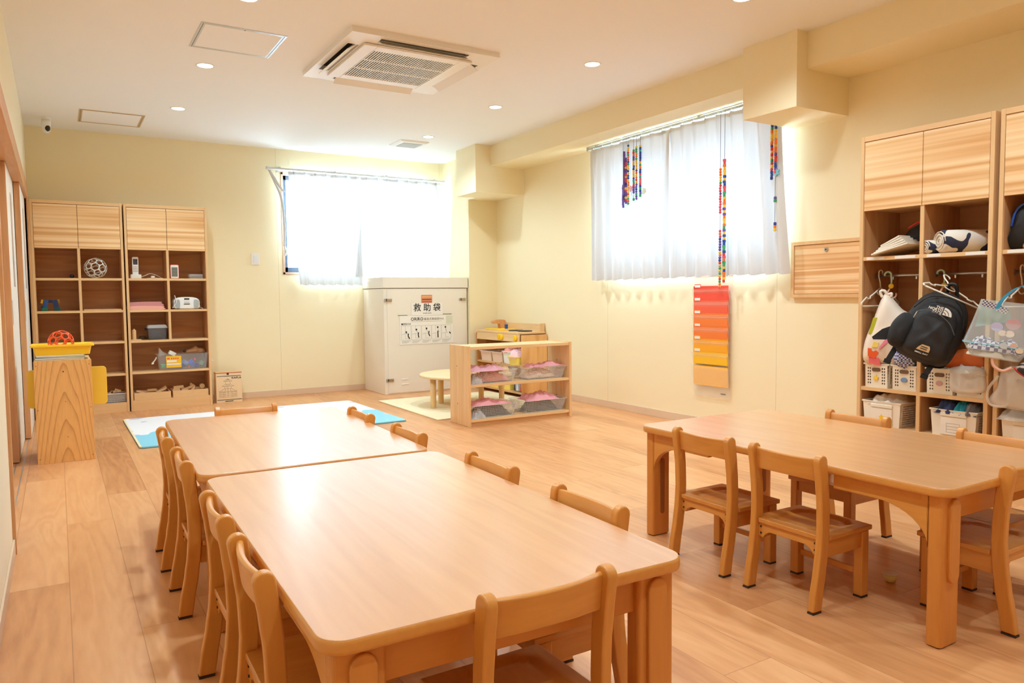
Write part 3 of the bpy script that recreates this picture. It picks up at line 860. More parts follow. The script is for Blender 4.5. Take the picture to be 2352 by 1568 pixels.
# ------------------------------------------------------------------ tables
def make_table(label, W_, Ln):
    t = thing('childrens_table', label, 'table', (0,0,0), 0, 'low rectangular tables')
    hw, hl = W_/2, Ln/2; Z = 0.458
    def ring(ins, z, r=0.05): return [(x, y, z) for x, y in rrect(-hw+ins, hw-ins, -hl+ins, hl-ins, max(0.012, r-ins), 8)]
    bm = B(); ring_loft(bm, [ring(0.003, Z-0.020), ring(0.003, Z-0.0005), ring(0.0045, Z)])
    obj('tabletop', bm, M_table, t)
    bm = B()
    prof = [(0.004, Z-0.026), (0.001, Z-0.024), (0.0, Z-0.018), (0.0, Z-0.008), (0.001, Z-0.003), (0.0035, Z-0.0006)]
    ring_loft(bm, [ring(i, z) for i, z in prof], cap1=False)
    obj('edge_band', bm, M_edge, t, smooth=True)
    Zb = Z-0.026
    for sy in (-1, 1):
        bm = B(); y = sy*(hl-0.052); box(bm, -hw+0.10, hw-0.10, y-0.010, y+0.010, 0.352, Zb)
        obj('apron', bm, M_trail, t, bevel=0.003)
    lx0 = hw-0.022; ly0 = hl-0.024
    for sx in (-1, 1):
        for sy in (-1, 1):
            x0, x1 = sorted((sx*lx0, sx*(lx0-0.092))); y0, y1 = sorted((sy*ly0, sy*(ly0-0.044)))
            bm = B(); r = 0.010
            prism(bm, rrect(x0, x1, y0, y1, r, 4), 0.004, Zb, 'z')
            lg = obj('leg', bm, M_tleg, t, smooth=False)
            bm = B(); box(bm, x0+0.008, x1-0.008, y0+0.008, y1-0.008, 0, 0.004); obj('foot_pad', bm, dark, lg)
            # rounded folding bar on the outer face
            cx = sx*(lx0-0.050); yo = sy*ly0
            pts = [(cx+0.024*math.cos(R(a)), 0.398+0.024*math.sin(R(a))) for a in range(0, 181, 20)] + [(cx+0.024*math.cos(R(a)), 0.205+0.024*math.sin(R(a))) for a in range(180, 361, 20)]
            bm = B(); prism(bm, pts, yo-sy*0.004, yo+sy*0.010, 'y'); obj('fold_bar', bm, M_tleg, lg, bevel=0.004, seg=3)
            # slot on the inner face
            yi = sy*(ly0-0.044)
            pts = [(cx+0.011*math.cos(R(a)), 0.31+0.011*math.sin(R(a))) for a in range(0, 181, 30)] + [(cx+0.011*math.cos(R(a)), 0.10+0.011*math.sin(R(a))) for a in range(180, 361, 30)]
            bm = B(); prism(bm, pts, yi-sy*0.002, yi+sy*0.001, 'y'); obj('slot_plate', bm, mat('slot_brown', (150,90,44), 0.5), lg)
            # arched long rail
            pr = []
            y_in = ly0-0.044
            L_ = 0.30
            pr = [(y_in, Zb), (y_in, Zb-0.155)]
            for k in range(0, 11):
                a = R(90*k/10)
                pr.append((y_in-0.155+0.155*math.cos(a)-0.0, Zb-0.155+0.105*math.sin(a)))
            pr += [(y_in-L_, Zb-0.050), (y_in-L_, Zb)]
            pr = [(sy*p, z) for p, z in pr]
            xr = sx*(lx0-0.014)
            bm = B(); prism(bm, pr, xr-0.011, xr+0.011, 'x'); br = obj('side_rail', bm, M_edge, t, bevel=0.003)
            bm = B(); a0, a1 = sorted((sy*(y_in-0.24), sy*(y_in-0.02)))
            box(bm, min(xr+sx*0.0105, xr+sx*0.0125), max(xr+sx*0.0105, xr+sx*0.0125), a0, a1, Zb-0.022, Zb-0.004); obj('hinge_plate', bm, M_trail, br, bevel=0.001)
    # long rails set in
    for sx in (-1, 1):
        xr = sx*(hw-0.16); bm = B(); box(bm, xr-0.010, xr+0.010, -hl+0.062, hl-0.062, 0.395, Zb); obj('inner_rail', bm, M_edge, t)
    return t
t1 = make_table('large pale wooden table nearest the camera, low, six child chairs around it', 0.762, 1.262)
t1.location = (0.908, -5.990, 0); t1.rotation_euler = (0, 0, R(-1.3))
t2 = make_table('pale wooden low table pushed against the far end of the nearest one', 0.765, 1.222)
t2.location = (0.934, -4.722, 0); t2.rotation_euler = (0, 0, R(-2.0))
t3 = make_table('wooden low table standing alone on the right before the lockers', 0.765, 1.265)
t3.location = (2.606, -6.008, 0); t3.rotation_euler = (0, 0, R(-0.2))
t1['label'] = 'low wooden table nearest the camera with five chairs around it'

# small yellow cup under the right table
r = thing('toy_cup', 'tiny pale yellow cup lying on the floor under the right table', 'cup', (2.60, -6.25, 0.0))
bm = B(); lathe(bm, [(0.010,0.0),(0.015,0.002),(0.021,0.014),(0.024,0.032),(0.0225,0.032),(0.019,0.014),(0.012,0.004)], (0,0,0), 20); obj('bowl', bm, mat('cup_yellow', (232,214,140), 0.4), r, smooth=True)
bm = B(); lathe(bm, [(0.0245,0.029),(0.026,0.032),(0.0245,0.034),(0.0228,0.032)], (0,0,0), 20); obj('rim', bm, offw, r, smooth=True)

# ------------------------------------------------------------------ tall cabinets
def cabinet(name, label, depth, shelves, full_from=None, divider_to=0.09, plinth=0.085, group=None, Wd=0.685, Ht=1.842):
    """local: x to the right, front at y=0, back at y=depth"""
    t = thing(name, label, 'cabinet', (0,0,0), 0, group)
    T = 0.020; hw = Wd/2
    for s in (-1, 1):
        x0, x1 = sorted((s*hw, s*(hw-T)))
        o_ = bx('side_panel', x0, x1, 0, depth, 0, Ht, [M_cab], t, bevel=0.0015)
    bx('top_panel', -hw+T, hw-T, 0, depth, Ht-0.028, Ht, M_shelf, t, bevel=0.0015)
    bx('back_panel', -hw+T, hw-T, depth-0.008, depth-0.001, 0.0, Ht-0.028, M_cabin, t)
    bx('plinth', -hw+T, hw-T, 0.004, 0.022, 0, plinth-0.02, M_shelf, t)
    bx('bottom_panel', -hw+T, hw-T, 0.004, depth-0.01, plinth-0.02, plinth, M_shelf, t)
    bx('divider', -0.010, 0.010, 0.006, depth-0.01, divider_to, 1.447, M_cab, t, bevel=0.001)
    bx('inner_floor', -hw+T, hw-T, 0.024, depth-0.01, 1.447, 1.465, M_shelf, t)
    for s in (-1, 1):
        a0, a1 = (0.0015, hw-T-0.002) if s > 0 else (-hw+T+0.002, -0.0015)
        bx('door', a0, a1, 0.001, 0.020, 1.440, Ht-0.031, M_door_s, t, bevel=0.0015)
    for (z, a, b_) in shelves:
        bx('shelf', a*(hw-T), b_*(hw-T), 0.005, depth-0.01, z-0.020, z, M_shelf, t, bevel=0.001)
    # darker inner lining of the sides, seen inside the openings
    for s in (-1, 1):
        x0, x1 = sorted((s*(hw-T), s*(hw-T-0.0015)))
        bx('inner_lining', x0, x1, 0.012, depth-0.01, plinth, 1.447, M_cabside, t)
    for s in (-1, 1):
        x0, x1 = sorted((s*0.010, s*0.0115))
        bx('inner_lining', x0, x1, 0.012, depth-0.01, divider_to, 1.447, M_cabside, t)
    return t
G1 = 'tall cabinets on the back wall'
c1 = cabinet('storage_cabinet', 'tall wooden shelf cabinet in the left corner, holding the white openwork ball', 0.292,
             [(1.187,-1,0),(1.187,0,1),(0.907,-1,0),(0.907,0,1),(0.632,-1,0),(0.632,0,1),(0.345,-1,0),(0.345,0,1)], group=G1)
c1.location = (0.360, -0.30, 0)
c2 = cabinet('storage_cabinet', 'tall wooden shelf cabinet beside the light switch, holding the white radio', 0.292,
             [(1.187,-1,0),(1.187,0,1),(0.905,-1,0),(0.905,0,1),(0.632,-1,1),(0.350,-1,1)], divider_to=0.632, plinth=0.095, group=G1)
c2.location = (1.057, -0.30, 0)
G2 = 'cubby lockers on the right wall'
lsh = [(1.190,-1,0),(1.190,0,1),(0.478,-1,0),(0.478,0,1),(0.272,-1,0),(0.272,0,1)]
k1 = cabinet('cubby_locker', 'wooden cubby locker on the right wall, first from the beam corner, holding the black backpack', 0.350, lsh, group=G2)
k1.location = (3.978, -5.535, 0); k1.rotation_euler = (0, 0, R(-90))
k2 = dup(k1, (3.978, -6.243, 0), R(-90), 'wooden cubby locker on the right wall, cut by the right edge of the photo', G2)
for kk, yc in ((k1, -5.535), (k2, -6.243)):
    for s in (-1, 1):
        bm = B(); x0 = -0.32 if s < 0 else 0.012
        tube(bm, [(x0, 0.125, 1.088), (x0+0.308, 0.125, 1.088)], 0.0075, 10)
        rd = obj('hanging_rod', bm, steel, kk, smooth=True)
        bm = B()
        for e in (x0+0.001, x0+0.307): lathe(bm, [(0.016, e-0.001 if e > x0+0.1 else e), (0.016, e+0.003 if e < x0+0.1 else e+0.001)], (0, 0.125, 1.088), 14, axis='x')
        obj('rod_socket', bm, steel, rd, smooth=False)
        for dx in (0.10, 0.23):
            bm = B(); obox(bm, (x0+dx, 0.125, 1.076), (0.008, 0.006, 0.02)); obj('hook', bm, steel, kk)
    for i, (a, b_) in enumerate(((-0.30,-0.20),(-0.14,-0.03),(0.03,0.10),(0.22,0.31))):
        bx('name_tape', a, b_, 0.0035, 0.0052, 1.173, 1.187, paper, kk)

# ------------------------------------------------------------------ objects on the back cabinets
def ring_ball(bm, c, r, tr, cut=None, seg=22):
    g = (1+5**0.5)/2
    V12 = [Vector(p).normalized() for p in [(0,1,g),(0,-1,g),(0,1,-g),(0,-1,-g),(1,g,0),(-1,g,0),(1,-g,0),(-1,-g,0),(g,0,1),(-g,0,1),(g,0,-1),(-g,0,-1)]]
    F20 = []
    for i in range(12):
        for j in range(i+1, 12):
            for k in range(j+1, 12):
                if V12[i].dot(V12[j]) > 0.4 and V12[j].dot(V12[k]) > 0.4 and V12[i].dot(V12[k]) > 0.4:
                    F20.append((V12[i]+V12[j]+V12[k]).normalized())
    rm = Matrix.Rotation(0.5, 3, 'X') @ Matrix.Rotation(0.7, 3, 'Z')
    for L_, ang in ((V12, R(17.0)), (F20, R(20.6))):
        for d in L_:
            d = rm @ d
            a = d.cross(Vector((0.3,0.5,0.8))).normalized(); b_ = d.cross(a)
            pts = [Vector(c) + (d*math.cos(ang) + (a*math.cos(2*PI*k/seg)+b_*math.sin(2*PI*k/seg))*math.sin(ang))*r for k in range(seg)]
            tube(bm, pts, tr, 6, closed=True)
bm = B(); ring_ball(bm, (0,0,0), 0.087, 0.0032); o = obj('openwork_ball', bm, white, smooth=True, loc=(0.486, -0.19, 1.187+0.091)); tag(o, 'white openwork plastic ball on the cabinet shelf', 'ball')
# dark small ball
bm = B(); sphere(bm, (0,0,0), 0.017, 14, 10); o = obj('small_ball', bm, mat('navy_plastic', (30,34,52), 0.4), smooth=True, loc=(0.303, -0.22, 1.204)); tag(o, 'tiny dark navy ball in the top left compartment of the corner cabinet', 'ball')
# building-block toy
r = thing('block_toy', 'blue and green interlocking block toy with two legs on the corner cabinet', 'toy', (0.137, -0.20, 0.907))
def blk(x, z, sx, sz, m, ang=0, y=0):
    bm = B(); obox(bm, (x, y, z), (sx, 0.03, sz), rot('Y', ang)); return obj('block', bm, m, r, bevel=0.002)
blk(-0.036, 0.062, 0.034, 0.068, mat('block_blue', (40,84,140), 0.4), 12); blk(0.036, 0.062, 0.036, 0.068, mat('block_navy', (22,50,96), 0.4), -12)
blk(0, 0.082, 0.03, 0.026, mat('block_dark', (36,34,70), 0.4)); blk(-0.062, 0.082, 0.016, 0.034, mat('block_yellow', (216,160,40), 0.4), 12); blk(0.062, 0.082, 0.014, 0.034, mat('block_gold', (150,116,40), 0.4), -12)
blk(-0.044, 0.015, 0.046, 0.028, mat('block_green', (30,120,84), 0.4)); blk(0.048, 0.015, 0.050, 0.028, mat('block_teal', (14,84,76), 0.4)); blk(-0.062, 0.034, 0.018, 0.022, MATS['block_navy'], 12)
# thin board on shelf
o = bx('thin_board', -0.145, 0.145, -0.11, 0.11, 0, 0.010, M_blockw, bevel=0.001, loc=(0.527, -0.165, 0.907)); tag(o, 'thin pale wooden board lying on the corner cabinet shelf below the white ball', 'board')
# handset on charging stand
r = thing('cordless_phone', 'white cordless phone handset standing in its charger on the cabinet', 'phone', (0.800, -0.20, 1.187))
bm = B(); prism(bm, [(-0.026,0.035),(0.023,0.035),(0.026,0.188),(0.020,0.194),(-0.021,0.194),(-0.026,0.188)], -0.012, 0.012, 'y'); hs = obj('handset', bm, white, r, bevel=0.004)
bx('screen', -0.018, 0.018, -0.0135, -0.0118, 0.125, 0.175, mat('grey_screen', (70,72,76), 0.2), hs)
for i in range(3):
    for j in range(4): bx('key', -0.018+0.013*i, -0.009+0.013*i, -0.0135, -0.0118, 0.060+0.014*j, 0.067+0.014*j, mat('key_grey', (170,160,150), 0.5), hs)
bm = B(); prism(bm, rrect(-0.045, 0.045, -0.035, 0.035, 0.012), 0, 0.036, 'z'); obj('charger', bm, white, r, bevel=0.004)
bm = B(); tube(bm, curve3([(0.04,0.0,0.012),(0.08,-0.02,0.03),(0.12,0.0,0.045),(0.17,0.0,0.030),(0.215,0.03,0.006)], 6), 0.0022, 6); obj('cord', bm, white, r, smooth=True)
r = thing('charging_plug', 'small white cable plug lying on the shelf right of the phone', 'plug', (0.938, -0.22, 1.187))
bm = B(); prism(bm, rrect(-0.016, 0.016, -0.012, 0.012, 0.006), 0.003, 0.024, 'z'); obj('plug', bm, offw, r, bevel=0.003)
bm = B(); tube(bm, curve3([(-0.05,0.0,0.003),(-0.02,-0.02,0.004),(0.0,0.0,0.008),(0.04,-0.02,0.003),(0.085,-0.01,0.003)], 5), 0.002, 6); obj('cord', bm, white, r, smooth=True)
# red and white thermometer clock
r = thing('thermometer_clock', 'red and white digital thermometer clock leaning on the cabinet divider', 'clock', (1.117, -0.245, 1.187))
bm = B(); prism(bm, rrect(-0.037, 0.037, 0, 0.128, 0.010), -0.006, 0.012, 'y'); obj('case', bm, mat('red_case', (226,84,60), 0.4), r, bevel=0.003)
bm = B(); prism(bm, rrect(-0.033, 0.033, 0.004, 0.124, 0.009), -0.009, -0.005, 'y'); obj('face', bm, white, r, bevel=0.001)
bx('screen', -0.025, 0.025, -0.0105, -0.0085, 0.018, 0.103, mat('lcd', (128,130,118), 0.3), r)
for zq, hq in ((0.085, 0.018), (0.058, 0.020), (0.032, 0.016)):
    for xq in (-0.014, -0.003, 0.008, 0.017): bx('digit', xq-0.003, xq+0.002, -0.0112, -0.0104, zq-hq/2, zq+hq/2, inkl, r)
# stack of shallow trays
for i in range(4):
    bm = B(); z = 0.011*i
    prism(bm, rrect(-0.060, 0.060, -0.05, 0.05, 0.01), z, z+0.009, 'z')
    o = obj('clear_tray', bm, clear2, bevel=0.001, loc=(1.305, -0.18, 1.187)); tag(o, 'clear shallow plastic tray stacked on the shelf right of the red and white clock', 'tray', 'stack of clear trays')
# folded pink cloth
r = thing('folded_cloth', 'folded pink cloth with a paler lower fold on the cabinet shelf', 'cloth', (0.873, -0.19, 0.905))
bm = B(); prism(bm, smooth_outline([(-0.132,0.0),(0.135,0.0),(0.137,0.022),(0.128,0.032),(-0.132,0.034)], 3), -0.09, 0.09, 'y'); obj('lower_fold', bm, mat('peach_pink_cloth', (240,176,160), 0.9, bump=0.4, bscale=120), r, bevel=0.004)
bm = B(); prism(bm, smooth_outline([(-0.132,0.034),(0.128,0.032),(0.120,0.060),(0.108,0.072),(-0.128,0.068)], 3), -0.085, 0.088, 'y'); obj('upper_fold', bm, mat('dusty_pink_cloth', (206,140,138), 0.9, bump=0.4, bscale=120), r, bevel=0.004)
# radio
r = thing('radio', 'white rounded CD radio with grey speaker ends on the cabinet shelf', 'radio', (1.210, -0.19, 0.905))
bm = B(); prism(bm, smooth_outline([(-0.095,0.006),(0.095,0.006),(0.112,0.045),(0.104,0.088),(0.055,0.110),(-0.055,0.110),(-0.104,0.088),(-0.112,0.045)], 4), -0.075, 0.07, 'y'); rb = obj('body', bm, mat('radio_white', (240,240,238), 0.3), r, bevel=0.010, seg=3)
for s in (-1, 1):
    bm = B(); prism(bm, smooth_outline([(s*0.062,0.012),(s*0.088,0.014),(s*0.104,0.045),(s*0.100,0.080),(s*0.062,0.084)], 4), -0.079, -0.072, 'y'); obj('speaker', bm, mat('speaker_grey', (176,180,178), 0.6, bump=0.8, bscale=500), r, bevel=0.002)
bx('display', -0.022, 0.022, -0.078, -0.074, 0.088, 0.101, mat('radio_display', (60,66,40), 0.3), rb)
bx('disc_slot', -0.026, 0.026, -0.078, -0.074, 0.044, 0.051, black, rb)
for i in range(6): bx('button', -0.022+0.008*i, -0.018+0.008*i, -0.078, -0.074, 0.062, 0.066, inkl, rb)
for s in (-1, 1): bx('foot', s*0.07-0.012, s*0.07+0.012, -0.05, 0.05, 0.0, 0.008, black, r)
bm = B(); tube(bm, curve3([(-0.10,-0.06,0.128),(-0.095,-0.078,0.10),(-0.088,-0.084,0.075),(-0.10,-0.082,0.04),(-0.125,-0.075,0.012)], 6), 0.0035, 6); obj('power_cord', bm, white, r, smooth=True)
bm = B(); tube(bm, curve3([(0.10,0.0,0.03),(0.125,0.0,0.015),(0.145,-0.02,0.004)], 6), 0.0035, 6); obj('power_cord', bm, white, r, smooth=True)
# wooden peg figure
r = thing('wooden_peg', 'pale turned wooden peg on a small board beside the smoky box', 'toy', (0.765, -0.245, 0.632))
bx('board', -0.028, 0.055, -0.03, 0.03, 0, 0.009, M_blockw, r, bevel=0.001)
bm = B(); lathe(bm, [(0.017,0.009),(0.017,0.03),(0.0185,0.032),(0.017,0.034),(0.017,0.06),(0.0185,0.062),(0.017,0.064),(0.017,0.092),(0.008,0.095),(0.006,0.104)], (0,0,0), 18); obj('post', bm, M_blockw, r, smooth=False)
bm = B()
for i, (rr, z) in enumerate([(0.040,0.008),(0.034,0.018),(0.030,0.028)]): lathe(bm, [(rr*0.6,z-0.007),(rr,z),(rr*0.6,z+0.007)], (0,0,0), 20)
o = obj('coiled_ring', bm, mat('brown_cord', (116,84,50), 0.8), smooth=True, loc=(0.840, -0.13, 0.632)); tag(o, 'small brown coiled ring toy on the shelf between the peg and the smoky box', 'toy')
# smoky lidded box
r = thing('lidded_box', 'smoky clear plastic box with lid on the cabinet shelf', 'box', (0.955, -0.20, 0.632))
bm = B(); ring_loft(bm, [[(x, y, z) for x, y in rrect(-a, a, -b_, b_, 0.012)] for a, b_, z in ((0.072,0.062,0.0),(0.079,0.068,0.105))]); obj('tub', bm, smoke, r)
bm = B(); ring_loft(bm, [[(x, y, z) for x, y in rrect(-a, a, -b_, b_, 0.014)] for a, b_, z in ((0.084,0.073,0.105),(0.084,0.073,0.112),(0.078,0.068,0.126),(0.070,0.060,0.134))]); obj('lid', bm, clear2, r)
bm = B(); pillow(bm, smooth_outline([(-0.055,0.004),(0.055,0.004),(0.05,0.05),(0.02,0.07),(-0.03,0.085),(-0.055,0.06)]), 0.09, seed=2, wrinkle=0.003); obj('contents', bm, mat('dark_contents', (52,54,62), 0.7), r)
bx('handle', -0.10, -0.084, -0.02, 0.02, 0.085, 0.11, black, r, bevel=0.002)
# clear toy bin with yellow label
r = thing('toy_bin', 'clear plastic bin with a yellow label and mixed toys, second shelf from the bottom', 'bin', (1.162, -0.20, 0.350))
bm = B()
ring_loft(bm, [[(x, y, z) for x, y in rrect(-a, a, -b_, b_, 0.015)] for a, b_, z in ((0.198,0.078,0.003),(0.214,0.088,0.138),(0.225,0.092,0.142),(0.225,0.092,0.146),(0.212,0.086,0.146),(0.196,0.076,0.006))], cap1=True); obj('tub', bm, clear, r)
lb = bx('label_card', -0.148, -0.020, -0.0905, -0.0885, 0.022, 0.128, mat('label_yellow', (248,196,40), 0.5), r)
bx('label_print', -0.142, -0.060, -0.0920, -0.0904, 0.072, 0.090, paper, lb); bx('label_print', -0.142, -0.028, -0.0920, -0.0904, 0.048, 0.060, paper, lb); bx('label_print', -0.140, -0.118, -0.0920, -0.0904, 0.100, 0.114, orangep, lb)
for i in range(4): bx('label_print', -0.108+0.018*i, -0.096+0.018*i, -0.0920, -0.0904, 0.100, 0.112, orangep, lb)
for s in (-1, 1):
    bm = B(); tube(bm, curve3([(s*0.222,-0.04,0.12),(s*0.238,-0.04,0.09),(s*0.262,-0.04,0.062),(s*0.246,-0.04,0.066)], 5), 0.006, 6); obj('handle', bm, white, r, smooth=True)
toys = [((-0.165,-0.02,0.035),0.028,green),((0.02,-0.03,0.06),0.03,mat('toy_blue_light',(110,150,210),0.4)),((0.075,-0.035,0.05),0.035,mat('toy_blue',(50,110,220),0.4)),((0.10,-0.045,0.085),0.014,redp),((0.16,-0.02,0.045),0.032,mat('toy_green',(120,160,130),0.4)),((0.0,0.02,0.03),0.03,blue),((0.125,0.0,0.03),0.03,purple),((-0.10,0.02,0.04),0.03,skyb),((0.05,-0.04,0.02),0.014,redp)]
for i, (p, s, m_) in enumerate(toys):
    bm = B(); obox(bm, p, (s*1.6, s*1.3, s*1.2), rot('Y', 30*i) @ rot('Z', 20*i)); o = obj('toy_piece', bm, m_, bevel=0.006, loc=(1.162, -0.20, 0.350)); tag(o, 'small plastic toy piece jumbled inside the clear bin with the yellow label', 'toy', 'toy pieces in the labelled bin')
bm = B(); pillow(bm, smooth_outline([(-0.20,0.13),(-0.17,0.13),(-0.13,0.145),(-0.165,0.168),(-0.195,0.205),(-0.20,0.17)]), 0.03, seed=4); o = obj('plastic_film', bm, clear2, loc=(1.162,-0.20,0.350)); tag(o, 'clear plastic film poking out at the left end of the labelled bin', 'film')
bm = B(); obox(bm, (-0.09, -0.03, 0.15), (0.06, 0.05, 0.035), rot('Y', 30)); o = obj('white_block', bm, paper, bevel=0.002, loc=(1.162,-0.20,0.350)); tag(o, 'white block sticking out of the labelled toy bin', 'toy')
bm = B(); pillow(bm, smooth_outline([(0.03,0.14),(0.19,0.14),(0.195,0.18),(0.15,0.19),(0.12,0.21),(0.08,0.185),(0.04,0.175)]), 0.08, seed=6, wrinkle=0.006); o = obj('bagged_toys', bm, mat('bagged_brown', (190,140,96), 0.5), loc=(1.162,-0.18,0.350)); tag(o, 'brown toys in film heaped at the right end of the labelled bin', 'toy')
bm = B(); sphere(bm, (0.02,0,0.165), 0.013, 10, 8); o = obj('black_bead', bm, black, smooth=True, loc=(1.162,-0.20,0.350)); tag(o, 'small black ball on top of the labelled toy bin', 'ball')
# two wooden trays of blocks at the bottom
for j, (xa, xb) in enumerate(((0.742, 1.045), (1.062, 1.368))):
    r = thing('block_tray', ['wooden tray of toy blocks, left one at the cabinet bottom', 'wooden tray of toy blocks, right one at the cabinet bottom'][j], 'tray', ((xa+xb)/2, -0.17, 0.095), 0, 'wooden block trays')
    hw = (xb-xa)/2
    bx('front', -hw, hw, -0.115, -0.105, 0, 0.062, M_blockw, r, bevel=0.001); bx('back', -hw, hw, 0.105, 0.115, 0, 0.062, M_blockw, r, bevel=0.001)
    bx('side', -hw, -hw+0.01, -0.105, 0.105, 0, 0.062, M_blockw, r, bevel=0.001); bx('side', hw-0.01, hw, -0.105, 0.105, 0, 0.062, M_blockw, r, bevel=0.001); bx('base', -hw+0.01, hw-0.01, -0.105, 0.105, 0, 0.008, M_blockw, r)
def block(x, y, z, s, ang=0, az=0, nm='toy_block'):
    bm = B(); obox(bm, (0,0,0), s, rot('Z', az) @ rot('Y', ang)); o = obj(nm, bm, M_blockw, bevel=0.0015, loc=(x, y, z)); return tag(o, 'plain wooden toy block heaped in a tray at the cabinet bottom', 'toy block', 'plain wooden blocks in the trays')
for a in [(0.80,-0.22,0.160,(0.075,0.05,0.015),20),(0.83,-0.14,0.155,(0.09,0.04,0.02),8),(0.90,-0.15,0.165,(0.08,0.04,0.02),0),(0.97,-0.20,0.163,(0.085,0.05,0.018),-22),(1.00,-0.12,0.168,(0.06,0.04,0.03),-30),(0.87,-0.2,0.135,(0.1,0.06,0.03),0),(0.96,-0.1,0.135,(0.1,0.06,0.03),0),(0.78,-0.12,0.135,(0.06,0.06,0.03),0),
          (1.12,-0.20,0.182,(0.085,0.04,0.022),-3),(1.10,-0.20,0.160,(0.06,0.04,0.022),0),(1.17,-0.20,0.158,(0.055,0.04,0.022),-6),(1.22,-0.18,0.170,(0.07,0.04,0.02),-25),(1.24,-0.22,0.158,(0.05,0.03,0.016),-45),(1.30,-0.15,0.150,(0.06,0.05,0.03),10),(1.15,-0.12,0.14,(0.1,0.08,0.04),0),(1.28,-0.12,0.135,(0.08,0.08,0.04),0),(1.25,-0.14,0.185,(0.05,0.04,0.02),35)]:
    block(*a)
bm = B(); lathe(bm, [(0.022,-0.02),(0.022,0.02)], (0,0,0), 20, axis='y'); o = obj('round_block', bm, M_blockw, bevel=0.001, loc=(1.325,-0.20,0.178)); tag(o, 'round wooden block at the right end of the block trays', 'toy block')
# wire basket lower right in corner cabinet
r = thing('wire_basket', 'small grey mesh basket at the bottom of the corner cabinet', 'basket', (0.595, -0.19, 0.086))
bm = B()
for s in (-1, 1): holed(bm, (-0.085, s*0.07, 0.0), (0.17,0,0), (0,0,0.075), 16, 6, 0.36, square=True); holed(bm, (s*0.085,-0.07,0.0), (0,0.14,0), (0,0,0.075), 12, 6, 0.36, square=True)
obj('mesh', bm, mat('basket_grey', (206,200,190), 0.5), r)
bm = B(); tube(bm, [(-0.086,-0.071,0.076),(0.086,-0.071,0.076),(0.086,0.071,0.076),(-0.086,0.071,0.076)], 0.004, 6, closed=True); obj('rim', bm, white, r)
bx('base', -0.085, 0.085, -0.07, 0.07, 0, 0.003, mat('basket_blue', (120,136,170), 0.5), r)
for i in range(3): block(0.56+0.03*i, -0.19, 0.165+0.01*i, (0.05,0.02,0.02), -40+30*i)
# bricks box in the corner cabinet seen at lower left of the second cabinet
# ------------------------------------------------------------------ box beside the cabinet
r = thing('building_plank_box', 'pale wooden box printed with a castle drawing and KAPLA, standing on the floor beside the cabinet', 'box', (1.568, -0.155, 0))
r['label'] = 'pale wooden toy box printed with a pagoda drawing, on the floor beside the cabinet'
bd = bx('body', -0.118, 0.118, -0.055, 0.055, 0, 0.285, mat('box_pale_wood', (240,212,170), 0.6), r, bevel=0.002)
bx('lid', -0.118, 0.118, -0.054, 0.056, 0.288, 0.293, M_blockw, r); bx('red_band', -0.118, 0.118, -0.056, 0.056, 0.284, 0.289, mat('dark_red', (186,60,44), 0.5), r)
bx('dark_band', -0.110, 0.110, -0.0565, -0.0550, 0.254, 0.259, mat('slate_ink', (54,66,84), 0.5), r); bx('dark_band', -0.112, 0.114, -0.0565, -0.0550, 0.026, 0.031, MATS['slate_ink'], r)
bx('dark_band', -0.040, 0.035, -0.0565, -0.0550, 0.010, 0.017, MATS['slate_ink'], r)
bm = B(); lathe(bm, [(0.011,-0.0565),(0.011,-0.0550)], (-0.01,0,0.277), 16, axis='y'); obj('finger_hole', bm, mat('hole_brown', (70,30,20), 0.6), r)
text('lettering', 'KAPLA', 0.026, MATS['slate_ink'], r, (0.068, -0.056, 0.236), width=1.15, bold=0.0006)
bm = B()
def ln(bm, x0, z0, x1, z1, y=-0.0562, w_=0.0009):
    d = Vector((x1-x0, 0, z1-z0)); L_ = d.length; 
    if L_ < 1e-6: return
    n_ = Vector((-d.z, 0, d.x))/L_*w_
    a = Vector((x0, y, z0)); b_ = Vector((x1, y, z1))
    f = [bm.verts.new(p) for p in (a-n_, b_-n_, b_+n_, a+n_)]
    bm.faces.new(f)
def roof(cx, z, w_, h):
    ln(bm, cx-w_, z, cx+w_, z); ln(bm, cx-w_, z, cx-w_*0.45, z+h); ln(bm, cx+w_, z, cx+w_*0.45, z+h); ln(bm, cx-w_*0.45, z+h, cx+w_*0.45, z+h); ln(bm, cx-w_, z, cx-w_*1.1, z+0.008); ln(bm, cx+w_, z, cx+w_*1.1, z+0.008)
    for q in (-0.25, 0.0, 0.25): ln(bm, cx+q*w_*1.6, z, cx+q*w_, z+h)
cx0 = -0.012
roof(cx0, 0.205, 0.035, 0.016); ln(bm, cx0, 0.221, cx0, 0.235); ln(bm, cx0-0.012, 0.221, cx0, 0.230); ln(bm, cx0+0.012, 0.221, cx0, 0.230)
for q in (-0.018, 0.018): ln(bm, cx0+q, 0.205, cx0+q*1.2, 0.180)
roof(cx0, 0.158, 0.050, 0.020)
for q in (-0.030, 0, 0.030): ln(bm, cx0+q, 0.158, cx0+q, 0.136)
roof(cx0, 0.108, 0.075, 0.026)
for i in range(5):
    for j in range(3): ln(bm, cx0-0.075+0.032*i, 0.098-0.016*j, cx0-0.053+0.032*i, 0.099-0.016*j, w_=0.0016)
ln(bm, cx0-0.078, 0.052, cx0+0.080, 0.052)
for q in (-0.078, -0.046, 0.046, 0.08): ln(bm, cx0+q, 0.052, cx0+q, 0.108)
obj('pagoda_drawing', bm, inkl, r)

# ------------------------------------------------------------------ wall switch
r = thing('wall_switch', 'white light switch plate on the back wall', 'light switch', (1.892, 0, 1.39))
bx('plate', -0.038, 0.038, -0.006, 0.0, -0.058, 0.058, white, r, bevel=0.002); bx('rocker', -0.017, 0.017, -0.009, -0.005, -0.035, 0.035, mat('switch_white', (230,232,234), 0.3), r, bevel=0.001)

